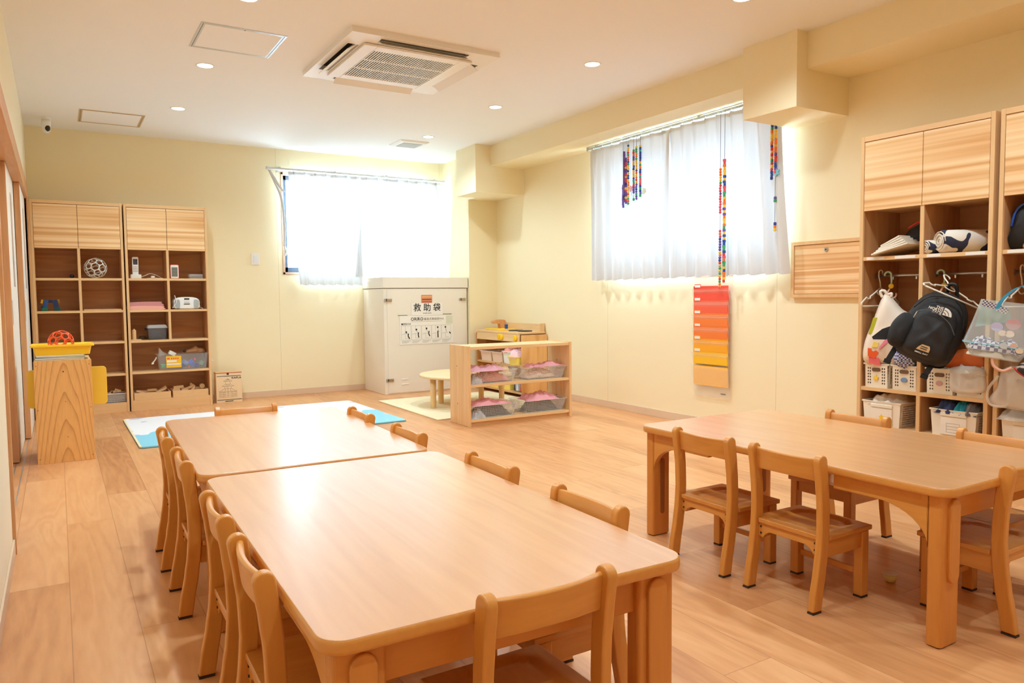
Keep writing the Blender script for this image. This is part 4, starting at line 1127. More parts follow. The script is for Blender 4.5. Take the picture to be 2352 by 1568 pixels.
# ------------------------------------------------------------------ narrow wooden stand on the left
r = thing('wooden_stand', 'narrow wooden stand with yellow side panels by the sliding doors', 'stand', (0.200, -2.40, 0))
bx('front_panel', -0.153, 0.153, 0, 0.020, 0, 0.628, M_cath, r, bevel=0.0015)
bx('back_panel', -0.153, 0.153, 0.40, 0.42, 0, 0.628, M_cedar, r)
for s in (-1, 1): bx('side_board', *(sorted((s*0.145, s*0.128))), 0.02, 0.40, 0.05, 0.30, M_pine, r)
bx('shelf', -0.128, 0.128, 0.02, 0.40, 0.30, 0.318, M_pinex, r); bx('top_board', -0.150, 0.150, 0.02, 0.40, 0.612, 0.628, M_pinex, r)
for s, (a, b_), (z0, z1) in ((-1, (-0.192, -0.10), (0.335, 0.570)), (1, (0.10, 0.238), (0.332, 0.575))):
    bm = B(); prism(bm, rrect(a, b_, z0, z1, 0.022), 0.09, 0.102, 'y'); p_ = obj('yellow_panel', bm, mat('yellow_panel', (248,206,70), 0.45), r, bevel=0.002)
for (x, z, q) in ((0, 0.56, 0.0045), (0.005, 0.375, 0.0025), (0.01, 0.155, 0.0025), (-0.14, 0.60, 0.0025), (0.14, 0.60, 0.0025), (-0.14, 0.33, 0.0025), (0.14, 0.33, 0.0025), (-0.14, 0.03, 0.0025), (0.14, 0.03, 0.0025)):
    bm = B(); lathe(bm, [(q, -0.001), (q, 0.001)], (x, 0, z), 10, axis='y'); obj('screw', bm, mat('screw_dark', (90,60,36), 0.5), r)
bcol = [mat('book_blue', (110,150,170), 0.5), mat('book_yellow', (236,200,90), 0.5), mat('book_green', (150,180,110), 0.5)]
zz = 0.628
for i, (h, a, b_, m_) in enumerate(((0.008,-0.150,0.115,bcol[1]),(0.010,-0.148,0.118,bcol[0]),(0.007,-0.135,0.120,bcol[2]),(0.008,-0.140,0.112,mat('book_white',(226,222,214),0.5)))):
    bb = thing('picture_book', ['yellow', 'blue', 'green', 'white'][i]+' picture book lying under the yellow tray on the wooden stand', 'book', (0.200, -2.285, zz), R([0,1.5,-1.5,2][i]), 'picture books on the stand')
    bx('cover', a, b_, -0.10, 0.10, 0, h, m_, bb, bevel=0.001); bx('pages', a+0.003, b_-0.003, -0.101, -0.097, 0.002, h-0.002, paper, bb)
    zz += h
r = thing('yellow_tray', 'yellow plastic tray on picture books on top of the wooden stand', 'tray', (0.203, -2.27, zz))
bm = B()
ring_loft(bm, [[(x, y, z) for x, y in rrect(-a, a, -b_, b_, 0.02)] for a, b_, z in ((0.145,0.105,0.0),(0.156,0.115,0.050),(0.170,0.128,0.052),(0.170,0.128,0.062),(0.166,0.124,0.064),(0.152,0.111,0.056),(0.141,0.101,0.004))]); obj('tray_body', bm, yellowp, r, smooth=False)
bm = B(); ring_ball(bm, (0,0,0), 0.069, 0.0031); o = obj('openwork_ball', bm, orangep, smooth=True, loc=(0.196, -2.27, zz+0.004+0.072)); tag(o, 'orange openwork plastic ball sitting in the yellow tray', 'ball')

# ------------------------------------------------------------------ play mat
def matmat():
    m = bpy.data.materials.new('play_mat_print'); m.use_nodes = True
    N = m.node_tree.nodes; L = m.node_tree.links; b = N['Principled BSDF']
    tc = N.new('ShaderNodeTexCoord'); sp = N.new('ShaderNodeSeparateXYZ'); L.new(tc.outputs['Object'], sp.inputs[0])
    n1 = N.new('ShaderNodeTexNoise'); n1.inputs['Scale'].default_value = 2.6; n1.inputs['Detail'].default_value = 1; L.new(tc.outputs['Object'], n1.inputs['Vector'])
    def ma(op, a, b_):
        n = N.new('ShaderNodeMath'); n.operation = op
        for i, v in enumerate((a, b_)):
            if isinstance(v, (int, float)): n.inputs[i].default_value = v
            else: L.new(v, n.inputs[i])
        return n.outputs[0]
    h = ma('ADD', sp.outputs['Y'], ma('MULTIPLY', ma('SUBTRACT', n1.outputs['Fac'], 0.5), 1.0))
    sea = ma('LESS_THAN', h, -0.10)
    ed = ma('LESS_THAN', sp.outputs['X'], -0.952)
    m1 = N.new('ShaderNodeMix'); m1.data_type = 'RGBA'; m1.inputs['A'].default_value = lin((244,244,246)); m1.inputs['B'].default_value = lin((140,212,232)); L.new(sea, m1.inputs['Factor'])
    m2 = N.new('ShaderNodeMix'); m2.data_type = 'RGBA'; m2.inputs['B'].default_value = lin((246,232,190)); L.new(m1.outputs['Result'], m2.inputs['A'])
    vo = N.new('ShaderNodeTexVoronoi'); vo.inputs['Scale'].default_value = 3.3; L.new(tc.outputs['Object'], vo.inputs['Vector'])
    spot = ma('LESS_THAN', vo.outputs['Distance'], 0.16)
    L.new(ma('MULTIPLY', ed, 1.0), m2.inputs['Factor'])
    m3 = N.new('ShaderNodeMix'); m3.data_type = 'RGBA'; m3.inputs['B'].default_value = lin((248,196,196)); L.new(m2.outputs['Result'], m3.inputs['A']); L.new(ma('MULTIPLY', spot, sea), m3.inputs['Factor'])
    n4 = N.new('ShaderNodeTexNoise'); n4.inputs['Scale'].default_value = 5; n4.inputs['Detail'].default_value = 1; L.new(tc.outputs['Object'], n4.inputs['Vector'])
    m4 = N.new('ShaderNodeMix'); m4.data_type = 'RGBA'; m4.inputs['B'].default_value = lin((206,204,222)); L.new(m3.outputs['Result'], m4.inputs['A'])
    L.new(ma('MULTIPLY', ma('GREATER_THAN', n4.outputs['Fac'], 0.66), ma('SUBTRACT', 1.0, sea)), m4.inputs['Factor'])
    L.new(m4.outputs['Result'], b.inputs['Base Color']); b.inputs['Roughness'].default_value = 0.45
    return m
r = thing('play_mat', 'white and sky blue printed play mat on the floor beyond the long tables', 'play mat', (1.580, -1.52, 0), R(0.3))
bm = B(); prism(bm, rrect(-0.965, 0.965, -0.69, 0.69, 0.03), 0.002, 0.012, 'z'); obj('printed_top', bm, matmat(), r)
bm = B(); prism(bm, rrect(-0.968, 0.968, -0.693, 0.693, 0.03), 0.0, 0.003, 'z'); obj('dark_edge', bm, mat('mat_edge', (30,84,100), 0.6), r)

# beige rug
def rugmat():
    m = mat('beige_rug', (238,222,184), 0.95, bump=0.5, bscale=60); return m
bm = B(); vs = [(2.775,-1.00),(2.765,-2.325),(4.00,-2.29),(4.00,-0.98)]
prism(bm, vs, 0, 0.011, 'z'); o = obj('rug', bm, rugmat(), bevel=0.003); tag(o, 'cream coloured flat rug under the low round table', 'rug')

# round low table
r = thing('round_table', 'low round wooden table with thick round legs on the cream rug', 'table', (3.355, -1.70, 0.011))
bm = B(); lathe(bm, [(0.405,0.262),(0.418,0.264),(0.424,0.272),(0.424,0.280),(0.418,0.287),(0.410,0.289)], (0,0,0), 56); obj('tabletop', bm, wood('round_top_wood', (244,216,168), (232,196,144), 'X', 8, 0.1, 0.4, 0.1), r, smooth=True).data.polygons[-1].use_smooth = False
for (x, y) in ((-0.352, -0.045), (-0.165, 0.185), (0.250, 0.165), (0.385, 0.01)):
    bm = B(); lathe(bm, [(0.024,0.0),(0.0255,0.003),(0.0265,0.262)], (x, y, 0), 20)
    o = obj('leg', bm, wood('round_leg_wood', (240,204,148), (226,180,120), 'Z', 9, 0.1, 0.4, 0.1), r, smooth=False); 
    for p in o.data.polygons:
        if len(p.vertices) == 4: p.use_smooth = True

# ------------------------------------------------------------------ low open shelf
r = thing('low_open_shelf', 'low open pine shelf unit holding four clear baskets', 'shelf', (3.318, -2.575, 0), R(-0.6))
HS = 0.618
for s in (-1, 1):
    sp_ = bx('side_panel', *(sorted((s*0.482, s*0.459))), -0.158, 0.158, 0, HS, M_pine, r, bevel=0.0015)
    for z in (0.16, 0.455):
        bm = B(); lathe(bm, [(0.005, s*0.4815), (0.005, s*0.4825)], (0, 0.03, z), 10, axis='x'); obj('screw', bm, mat('screw_dark', (90,60,36), 0.5), sp_)
        bm = B(); lathe(bm, [(0.005, s*0.4585), (0.005, s*0.4595)], (0, 0.03, z), 10, axis='x'); obj('screw', bm, mat('screw_dark', (90,60,36), 0.5), sp_)
bx('top_board', -0.459, 0.459, -0.152, 0.158, HS-0.030, HS-0.006, M_pinex, r, bevel=0.002)
bx('shelf', -0.459, 0.459, -0.152, 0.152, 0.300, 0.320, M_pinex, r, bevel=0.002); bx('bottom_board', -0.459, 0.459, -0.152, 0.152, 0.030, 0.052, M_pinex, r, bevel=0.002)
bx('plinth', -0.459, 0.459, -0.130, -0.112, 0.0, 0.030, M_pinex, r)
def clear_basket(label, x, y, z, w_=0.40, d=0.26, h=0.095, seed=1, cl=pink, extra=None, rz=0):
    r = thing('clear_basket', label, 'basket', (x, y, z), R(rz), 'clear mesh baskets on the low shelf')
    bm = B(); ta, tb = 0.86, 0.84; a = w_/2; b_ = d/2
    c0 = [(-a*ta, -b_*tb, 0.004), (a*ta, -b_*tb, 0.004), (a*ta, b_*tb, 0.004), (-a*ta, b_*tb, 0.004)]
    c1_ = [(-a, -b_, h), (a, -b_, h), (a, b_, h), (-a, b_, h)]
    for i in range(4):
        j = (i+1) % 4
        o0, o1, q0, q1 = Vector(c0[i]), Vector(c0[j]), Vector(c1_[i]), Vector(c1_[j])
        nu = 26 if i % 2 == 0 else 16; nv = 7
        cache = {}
        # bilinear grid of thin bars
        for k in range(nu+1):
            t = k/nu; p0 = o0.lerp(o1, t); p1 = q0.lerp(q1, t); tube(bm, [p0, p1], 0.0011, 4)
        for k in range(nv+1):
            t = k/nv; tube(bm, [o0.lerp(q0, t), o1.lerp(q1, t)], 0.0011, 4)
    obj('mesh_sides', bm, clear2, r)
    bm = B(); ring_loft(bm, [[(x_, y_, z_) for x_, y_ in rrect(-a*s, a*s, -b_*s, b_*s, 0.02)] for s, z_ in ((1.0, h-0.002), (1.06, h+0.001), (1.06, h+0.005), (1.0, h+0.004))], cap0=False, cap1=False); obj('rim', bm, clear2, r)
    bx('base', -a*ta, a*ta, -b_*tb, b_*tb, 0, 0.004, clear2, r)
    bm = B(); ring_loft(bm, [[(x_, y_, z_) for x_, y_ in rrect(-a*s, a*s, -b_*s, b_*s, 0.02)] for s, z_ in ((ta*0.99, 0.004), (0.985, h-0.004))], cap0=False, cap1=False); obj('clear_wall', bm, clear, r)
    return r
def heap(name, label, cat, outline, T, m_, loc, rz=0, seed=1, wr=0.006, group=None, flat=0.5, tilt=0):
    bm = B(); pillow(bm, smooth_outline(outline), T, seed=seed, wrinkle=wr, flat=flat)
    if tilt:
        bmesh.ops.rotate(bm, verts=bm.verts, cent=(0,0,0), matrix=rot('Y', tilt))
    o = obj(name, bm, m_, smooth=True, loc=loc, rz=R(rz)); return tag(o, label, cat, group)
b1 = clear_basket('clear mesh basket with pink clothes on the upper left of the low shelf', 3.085, -2.575, 0.320)
b2 = clear_basket('clear mesh basket with pink clothes on the upper right of the low shelf', 3.565, -2.575, 0.320)
b3 = clear_basket('clear mesh basket with black things and pink cloth, lower left of low shelf', 3.085, -2.575, 0.052)
b4 = clear_basket('clear mesh basket with grey things and pink cloth, lower right of low shelf', 3.565, -2.575, 0.052)
def vhash(*a): return (math.sin(sum((i+1)*12.9898*v for i, v in enumerate(a)))*43758.5453) % 1.0
def cloth_heap(name, label, cat, cx, cy, z0, w_, d, h, m_, seed=1, over=0.0, group=None, rim=None, tiltx=0.0):
    """a rumpled piece of cloth lying as a dome, with thickness"""
    rnd = random.Random(seed); ph = [rnd.uniform(0, 6.28) for _ in range(8)]
    bm = B(); n = 20; T = []; Bt = []
    for j in range(n+1):
        rt = []; rb = []
        for i in range(n+1):
            u = -1+2*i/n; v = -1+2*j/n
            e = (abs(u)**3+abs(v)**3)**(1/3)
            k = max(0, 1-e**2.2)
            wr = 0.014*math.sin(u*5+ph[0]+v*2)*math.cos(v*4+ph[1]) + 0.008*math.sin(u*11+v*7+ph[2]) + 0.005*math.sin(v*15-u*9+ph[3])
            z = z0 + h*k**0.5*(1+tiltx*u) + wr*min(1, k*2+0.3)
            x = cx+u*w_/2*(1+0.06*math.sin(v*6+ph[4])); y = cy+v*d/2*(1+0.06*math.sin(u*7+ph[5]))
            rt.append(bm.verts.new((x, y, max(z, z0)+0.001))); rb.append(bm.verts.new((x, y, z0-over*max(0, e-0.75))))
        T.append(rt); Bt.append(rb)
    for j in range(n):
        for i in range(n):
            bm.faces.new([T[j][i], T[j][i+1], T[j+1][i+1], T[j+1][i]]); bm.faces.new([Bt[j][i], Bt[j+1][i], Bt[j+1][i+1], Bt[j][i+1]])
    for i in range(n):
        bm.faces.new([T[0][i], Bt[0][i], Bt[0][i+1], T[0][i+1]]); bm.faces.new([T[n][i+1], Bt[n][i+1], Bt[n][i], T[n][i]])
        bm.faces.new([T[i+1][0], Bt[i+1][0], Bt[i][0], T[i][0]]); bm.faces.new([T[i][n], Bt[i][n], Bt[i+1][n], T[i+1][n]])
    o = obj(name, bm, m_, smooth=True); return tag(o, label, cat, group)
cloth_heap('pink_garment', 'pink and lilac garment draped over the upper left clear basket', 'clothes', 3.02, -2.60, 0.418, 0.33, 0.26, 0.025, mat('lilac_pink', (238,186,204), 0.85, bump=0.3, bscale=90), 3, 0.0)
cloth_heap('pink_garment', 'coral pink clothes inside the upper left clear basket', 'clothes', 3.10, -2.575, 0.328, 0.30, 0.19, 0.07, coral, 4)
cloth_heap('cream_garment', 'cream cloth at the right end of the upper left clear basket', 'clothes', 3.205, -2.575, 0.40, 0.12, 0.16, 0.05, cream, 5)
cloth_heap('pink_garment', 'pink cloth lying over the rim of the upper right clear basket', 'clothes', 3.60, -2.62, 0.420, 0.34, 0.14, 0.018, mat('bright_pink', (240,176,188), 0.85, bump=0.3, bscale=90), 6, tiltx=0.3)
cloth_heap('cream_garment', 'cream and pale cloths inside the upper right clear basket', 'clothes', 3.56, -2.575, 0.328, 0.30, 0.19, 0.065, mat('cream_pink_cloth', (236,206,180), 0.85, bump=0.3, bscale=90), 7)
cloth_heap('pink_garment', 'pink cloth laid over the lower left clear basket', 'clothes', 3.06, -2.585, 0.148, 0.33, 0.24, 0.022, mat('rose_cloth', (240,172,180), 0.85, bump=0.3, bscale=90), 8)
cloth_heap('black_garment', 'black shiny things inside the lower left clear basket', 'clothes', 3.10, -2.575, 0.060, 0.30, 0.18, 0.075, mat('black_cloth', (44,44,48), 0.6, bump=0.4, bscale=60), 9)
cloth_heap('pink_garment', 'pink and lilac cloth heaped over the lower right clear basket', 'clothes', 3.55, -2.60, 0.148, 0.30, 0.22, 0.045, mat('bright_pink', (240,176,188), 0.85), 10)
cloth_heap('grey_garment', 'dark grey things inside the lower right clear basket', 'clothes', 3.57, -2.575, 0.060, 0.30, 0.18, 0.070, mat('charcoal_cloth', (66,64,68), 0.7, bump=0.4, bscale=60), 12)
cloth_heap('film_wrap', 'crumpled clear plastic film at the left of the upper left basket', 'film', 2.92, -2.66, 0.321, 0.12, 0.12, 0.06, clear2, 14)
cloth_heap('film_wrap', 'crumpled clear plastic film at the left of the lower left basket', 'film', 2.94, -2.66, 0.053, 0.13, 0.12, 0.05, clear2, 15)

# ------------------------------------------------------------------ toy kitchen (front faces the rug, -x)
r = thing('toy_kitchen', 'wooden toy kitchen with yellow knobs against the right wall behind the low shelf', 'toy kitchen', (4.03, -1.60, 0))
# local axes are world axes, origin at near front corner
kd = 0.295; kl = 0.93
bx('end_panel', 0.0, kd, 0.0, 0.020, 0, 0.615, M_cedar, r, bevel=0.0015)
bx('end_panel', 0.0, kd, kl-0.02, kl, 0, 0.615, M_cedar, r, bevel=0.0015)
bx('worktop', -0.015, kd, 0.035, kl-0.0, 0.622, 0.642, M_pinex, r, bevel=0.002)
bx('front_rail', -0.012, 0.004, 0.04, kl-0.04, 0.545, 0.622, wood('kitchen_rail_wood', (244,214,164), (228,186,130), 'Y', 8, 0.08), r, bevel=0.0015)
bx('backsplash', kd-0.02, kd, 0.06, kl-0.04, 0.642, 0.715, wood('kitchen_rail_wood', (244,214,164), (228,186,130), 'Y', 8, 0.08), r, bevel=0.0015)
bx('backsplash_end', kd-0.05, kd, 0.042, 0.058, 0.642, 0.722, M_pine, r, bevel=0.001)
bx('shelf', 0.004, kd-0.01, 0.02, kl-0.02, 0.300, 0.318, wood('kitchen_shelf_wood', (232,190,136), (212,162,106), 'Y', 8, 0.08), r, bevel=0.001)
bx('bottom_board', 0.004, kd-0.01, 0.02, kl-0.02, 0.03, 0.05, MATS['kitchen_shelf_wood'], r, bevel=0.001)
bx('back_panel', kd-0.008, kd, 0.02, kl-0.02, 0.03, 0.615, mat('kitchen_back', (206,150,100), 0.5), r)
bm = B(); prism(bm, rrect(0.05, 0.24, 0.46, 0.86, 0.05), 0.642, 0.656, 'z'); obj('yellow_basin', bm, yellowp, r, bevel=0.003)
for y in (0.17, 0.34):
    bm = B(); lathe(bm, [(0.075,0.642),(0.077,0.648),(0.070,0.653)], (0.14, y, 0), 28); obj('burner', bm, mat('burner_black', (40,38,40), 0.4), r, smooth=False)
for y in (0.075, 0.345, 0.385):
    bm = B(); lathe(bm, [(0.012,-0.010),(0.030,-0.014),(0.030,-0.030),(0.022,-0.034)], (0, y+0.02, 0.583), 20, axis='x'); kn = obj('knob', bm, yellowp, r, bevel=0.001)
    bm = B(); obox(bm, (-0.036, y+0.02, 0.583), (0.008, 0.010, 0.05)); obj('knob_grip', bm, yellowp, kn, bevel=0.002)
bm = B(); prism(bm, smooth_outline([(0.26,0.656),(0.26,0.735),(0.20,0.748),(0.13,0.742),(0.11,0.715),(0.15,0.705),(0.19,0.700),(0.20,0.656)], 3), 0.74, 0.80, 'y'); obj('faucet', bm, wood('faucet_wood', (228,170,120), (206,142,92), 'Z', 9, 0.1), r, bevel=0.003)
bm = B(); lathe(bm, [(0.016,0.656),(0.018,0.70),(0.012,0.702)], (0.17, 0.58, 0), 18); o = obj('blue_cup', bm, blue, smooth=False, loc=(4.03,-1.60,0)); tag(o, 'small blue toy cup on the toy kitchen worktop', 'cup')
# bins inside the kitchen
def tub(name, label, cat, x0, x1, y0, y1, z, h, m_, lipm=None, group=None, taper=0.9, lip=0.008):
    r = thing(name, label, cat, ((x0+x1)/2, (y0+y1)/2, z), 0, group)
    a, b_ = (x1-x0)/2, (y1-y0)/2
    bm = B(); ring_loft(bm, [[(x, y, zz_) for x, y in rrect(-a*s, a*s, -b_*s, b_*s, 0.012)] for s, zz_ in ((taper,0.0),(0.99,h-0.01),(1.0+lip/a,h-0.008),(1.0+lip/a,h),(0.97,h),(taper-0.03,0.004))]); obj('tub_body', bm, m_, r)
    return r
peach = mat('peach_plastic', (236,206,186), 0.45)
tub('storage_tub', 'pale peach tub in the toy kitchen, at its far left end', 'tub', 4.035, 4.26, -0.97, -0.745, 0.318, 0.105, peach)
tub('storage_tub', 'pale peach tub in the toy kitchen, left of the white tub', 'tub', 4.035, 4.26, -1.20, -0.985, 0.318, 0.105, peach)
tub('storage_tub', 'white tub in the toy kitchen with coral cloth', 'tub', 4.03, 4.26, -1.395, -1.22, 0.318, 0.125, white)
tub('storage_tub', 'yellow tub in the toy kitchen holding a pink cloth', 'tub', 3.985, 4.25, -1.565, -1.405, 0.318, 0.085, yellowl)
cloth_heap('coral_cloth', 'coral cloth heaped in the white tub of the toy kitchen', 'cloth', 4.13, -1.29, 0.425, 0.2, 0.20, 0.07, coral, 21)
cloth_heap('pink_cloth', 'pale pink cloth spilling from the yellow tub of the toy kitchen', 'cloth', 4.08, -1.47, 0.385, 0.20, 0.17, 0.085, pinkl, 22)
cloth_heap('yellow_cloth', 'yellow thing peeking out behind the peach tubs of the toy kitchen', 'toy', 4.18, -1.13, 0.40, 0.10, 0.10, 0.06, yellowp, 23)
tub('storage_tub', 'yellow tub low in the toy kitchen behind the round table', 'tub', 4.035, 4.25, -1.10, -0.86, 0.05, 0.12, yellowl)
tub('storage_tub', 'yellow tub low in the toy kitchen, beside the patterned bag', 'tub', 4.035, 4.25, -1.34, -1.14, 0.05, 0.12, yellowl)
bm = B(); prism(bm, [(-1.55,0.052),(-1.40,0.052),(-1.39,0.17),(-1.55,0.18)], 4.05, 4.15, 'x'); o = obj('patterned_bag', bm, mat('grey_print', (170,176,186), 0.6), bevel=0.01); tag(o, 'grey patterned bag low in the toy kitchen', 'bag')
for i in range(3):
    bm = B(); prism(bm, [(-1.54+0.05*i,0.06),(-1.51+0.05*i,0.06),(-1.525+0.05*i,0.15)], 4.046, 4.049, 'x'); ob_ = obj('print', bm, [orangep, white, black][i], o)

# ------------------------------------------------------------------ escape chute box
M_box = mat('ivory_metal', (236,226,210), 0.4)
r = thing('escape_chute_box', 'tall ivory metal escape chute box with a notice poster below the back window', 'escape chute', (3.012, -0.585, 0))
bx('body', 0.0, 0.955, 0.0, 0.580, 0, 1.085, M_box, r, bevel=0.003)
bx('lid', -0.006, 0.966, -0.008, 0.582, 1.090, 1.202, M_box, r, bevel=0.004)
bx('front_panel', 0.035, 0.935, -0.006, 0.0, 0.012, 1.075, M_box, r, bevel=0.002)
for (x, z) in ((0.045, 0.968), (0.895, 0.968), (0.050, 0.148), (0.895, 0.148)):
    L_ = thing_parent = bx('latch', x-0.038, x+0.042, -0.014, -0.005, z-0.014, z+0.014, steel, r, bevel=0.002)
    bx('latch_lever', x-0.015, x+0.038, -0.022, -0.013, z-0.009, z+0.009, mat('latch_brass', (190,160,130), 0.3, metal=0.8), L_, bevel=0.002)
    bx('latch_gap', x-0.022, x-0.016, -0.016, -0.0135, z-0.014, z+0.014, black, L_)
for z in (0.150, 0.098): bx('vent_slot', 0.180, 0.258, -0.010, -0.005, z-0.006, z+0.006, white, r, bevel=0.002)
bx('hinge_strip', 0.966, 0.970, -0.008, 0.57, 1.10, 1.19, mat('hinge_grey', (170,160,140), 0.4), r)
bx('frame_line', 0.150, 0.255, -0.0105, -0.0058, 0.807, 0.812, inkl, r); bx('frame_line', 0.660, 0.765, -0.0105, -0.0058, 0.813, 0.818, inkl, r)
ps = thing('notice_poster', 'white escape chute notice with five step drawings taped on the ivory box', 'poster', (3.485, -0.5935, 0.655))
bx('sheet', -0.306, 0.306, -0.0010, 0.0, -0.148, 0.150, paper, ps)
bx('side_frame', 0.225, 0.300, -0.0016, -0.0008, 0.055, 0.145, mat('pale_green_print', (216,216,190), 0.6), ps)
text('lettering', 'ORIRO', 0.046, ink, ps, (-0.110, -0.0016, 0.112), bold=0.0008, width=1.0)
text('lettering', '垂直式救助袋WA', 0.030, inkl, ps, (0.082, -0.0016, 0.110), width=1.0)
bx('rule', -0.18, 0.17, -0.0015, -0.0008, 0.086, 0.088, inkl, ps)
text('lettering', '■使用方法', 0.022, ink, ps, (-0.235, -0.0016, 0.062))
for k in range(5):
    x0 = -0.29+0.115*k; bm = B(); y = -0.0014
    for (a, b_, c_, d_) in ((x0, -0.10, x0+0.108, -0.10), (x0+0.108, -0.10, x0+0.108, 0.045), (x0+0.108, 0.045, x0, 0.045), (x0, 0.045, x0, -0.10)): ln(bm, a, b_, c_, d_, y, 0.0007)
    ln(bm, x0+0.045, 0.045, x0+0.047, -0.01, y, 0.0009)
    ln(bm, x0+0.005, -0.045, x0+0.045, -0.035, y, 0.0009); ln(bm, x0+0.045, -0.035, x0+0.045, -0.085, y, 0.0009); ln(bm, x0+0.045, -0.085, x0+0.085, -0.085, y, 0.0009); ln(bm, x0+0.035, -0.035, x0+0.075, -0.04, y, 0.0009)
    obj('panel_lines', bm, inkl, ps)
    bm = B(); y = -0.0016
    hx, hz = [(0.055,-0.020),(0.055,0.004),(0.056,0.012),(0.070,0.022),(0.045,0.022)][k]
    n_ = 10; vs = [bm.verts.new((x0+hx+0.009*math.cos(2*PI*i/n_), y, hz+0.011*math.sin(2*PI*i/n_))) for i in range(n_)]; bm.faces.new(vs)
    legs = [[(0.080,-0.035,0.075,-0.060),(0.075,-0.060,0.092,-0.090)],[(0.078,-0.025,0.074,-0.055),(0.074,-0.055,0.082,-0.080)],[(0.084,-0.015,0.078,-0.040),(0.078,-0.040,0.092,-0.070)],[(0.070,-0.015,0.072,-0.085)],[(0.090,-0.030,0.105,-0.050)]][k]
    for (a, b_, c_, d_) in legs: ln(bm, x0+a, b_, x0+c_, d_, y, 0.006)
    ln(bm, x0+hx, hz-0.012, x0+hx+0.015, -0.03, y, 0.0014)
    obj('figure', bm, ink, ps)
    bm = B()
    for q in range(3): ln(bm, x0+0.005, -0.112-0.010*q, x0+0.105-0.02*q, -0.112-0.010*q, y, 0.0012)
    obj('caption_lines', bm, inkl, ps)
ps2 = thing('title_sheet', 'white sheet with three large black kanji above the notice poster', 'sign', (3.490, -0.5940, 0.872))
bx('sheet', -0.178, 0.180, -0.0022, -0.0012, -0.066, 0.062, paper, ps2)
text('lettering', '救 助 袋', 0.088, ink, ps2, (0.0, -0.0028, 0.010), bold=0.0010)
text('lettering', 'ESCAPE CHUTE', 0.014, ink, ps2, (0.0, -0.0028, -0.045))
ps3 = thing('photo_sticker', 'small reddish photo sticker at the top of the ivory box', 'sticker', (3.488, -0.5945, 0.976))
bx('sheet', -0.062, 0.062, -0.001, 0.0, -0.044, 0.042, mat('sticker_orange', (216,140,96), 0.5), ps3)
for i, (z, m_) in enumerate(((0.022, mat('sticker_tan', (232,176,110), 0.5)), (-0.006, mat('sticker_red', (150,66,50), 0.5)), (-0.030, mat('sticker_brown', (176,84,60), 0.5)))): bx('band', -0.055, 0.055, -0.002, -0.0008, z-0.006, z+0.006, m_, ps3)

# ------------------------------------------------------------------ right wall: fold panel box
r = thing('wall_panel_box', 'shallow wooden wall box with striped flap and round lock beside the locker', 'wall box', (XW, -4.83, 1.150))
bx('frame', -0.028, 0.0, -0.345, 0.345, 0.156, 0.178, M_cab, r, bevel=0.001); bx('frame', -0.028, 0.0, -0.345, 0.345, -0.182, -0.160, M_cab, r, bevel=0.001)
bx('frame', -0.028, 0.0, 0.322, 0.345, -0.160, 0.156, M_cab, r, bevel=0.001); bx('frame', -0.028, 0.0, -0.345, -0.322, -0.160, 0.156, M_cab, r, bevel=0.001)
dcol2 = stripes('striped_flap_wood', 'Z', dcols, 13.0, 'Y')
fl = bx('flap', -0.022, -0.002, -0.320, 0.320, -0.158, 0.154, dcol2, r, bevel=0.001)
bm = B(); lathe(bm, [(0.013,-0.0285),(0.014,-0.022)], (0, 0.085, 0.118), 18, axis='x'); lk = obj('lock', bm, steel, fl, smooth=False)
bm = B(); lathe(bm, [(0.005,-0.0292),(0.005,-0.028)], (0, 0.085, 0.118), 12, axis='x'); obj('keyhole', bm, black, lk)

# ------------------------------------------------------------------ wall pocket with folders
r = thing('wall_pocket', 'long clear hanging wall pocket below the right wall curtain', 'wall organiser', (XW-0.004, -3.785, 0))
bx('backing', -0.003, 0.0, -0.185, 0.185, 0.235, 1.135, pocket2, r)
bx('top_bar', -0.006, 0.003, -0.188, 0.188, 1.128, 1.150, mat('pinkish_strip', (226,178,160), 0.5), r)
tops = [1.057, 0.960, 0.864, 0.768, 0.672, 0.579]
for i, z in enumerate(tops + [0.476]):
    bm = B(); h_ = 0.10 if i < 6 else 0.235
    prism(bm, [(-0.034, z-0.020), (-0.0355, z-0.020), (-0.016, z-h_-0.015), (-0.0145, z-h_-0.015)], -0.182, 0.182, 'y'); obj('pocket', bm, pocketm if i < 6 else pocket2, r)
bx('maker_mark', -0.0215, -0.0205, -0.148, -0.100, 0.262, 0.270, inkl, r)
fcol = [(236,78,52), (240,98,64), (242,128,52), (242,126,48), (246,170,30), (246,190,28), (252,192,52)]
fname = ['red, topmost', 'orange-red, second from top', 'light orange, third from top', 'orange, fourth from top', 'amber, fifth from top', 'yellow, sixth from top', 'pale yellow, bottom one']
for i, z in enumerate(tops + [0.462]):
    rr = thing('file_folder', 'file folder in the wall pocket: ' + fname[i], 'folder', (XW-0.004, -3.785, 0), 0, 'coloured folders in the wall pocket')
    m_ = mat('folder_%d_colour' % i, fcol[i], 0.6)
    bm = B(); lo = z-0.105 if i < 6 else 0.315
    prism(bm, [(-0.024, z), (-0.0265, z), (-0.0225, lo), (-0.020, lo)], -0.170, 0.172, 'y'); obj('sheet', bm, m_, rr)
    if i < 6:
        bx('tab', -0.0285, -0.026, 0.098, 0.160, z-0.012, z+0.014, m_, rr); bx('tab_label', -0.0300, -0.0284, 0.102, 0.156, z-0.010, z+0.008, paper, rr)
        bm = B(); prism(bm, [(-0.0265, z-0.035), (-0.0290, z-0.038), (-0.0270, lo+0.002), (-0.0235, lo)], -0.165, 0.167, 'y'); obj('front_flap', bm, m_, rr)

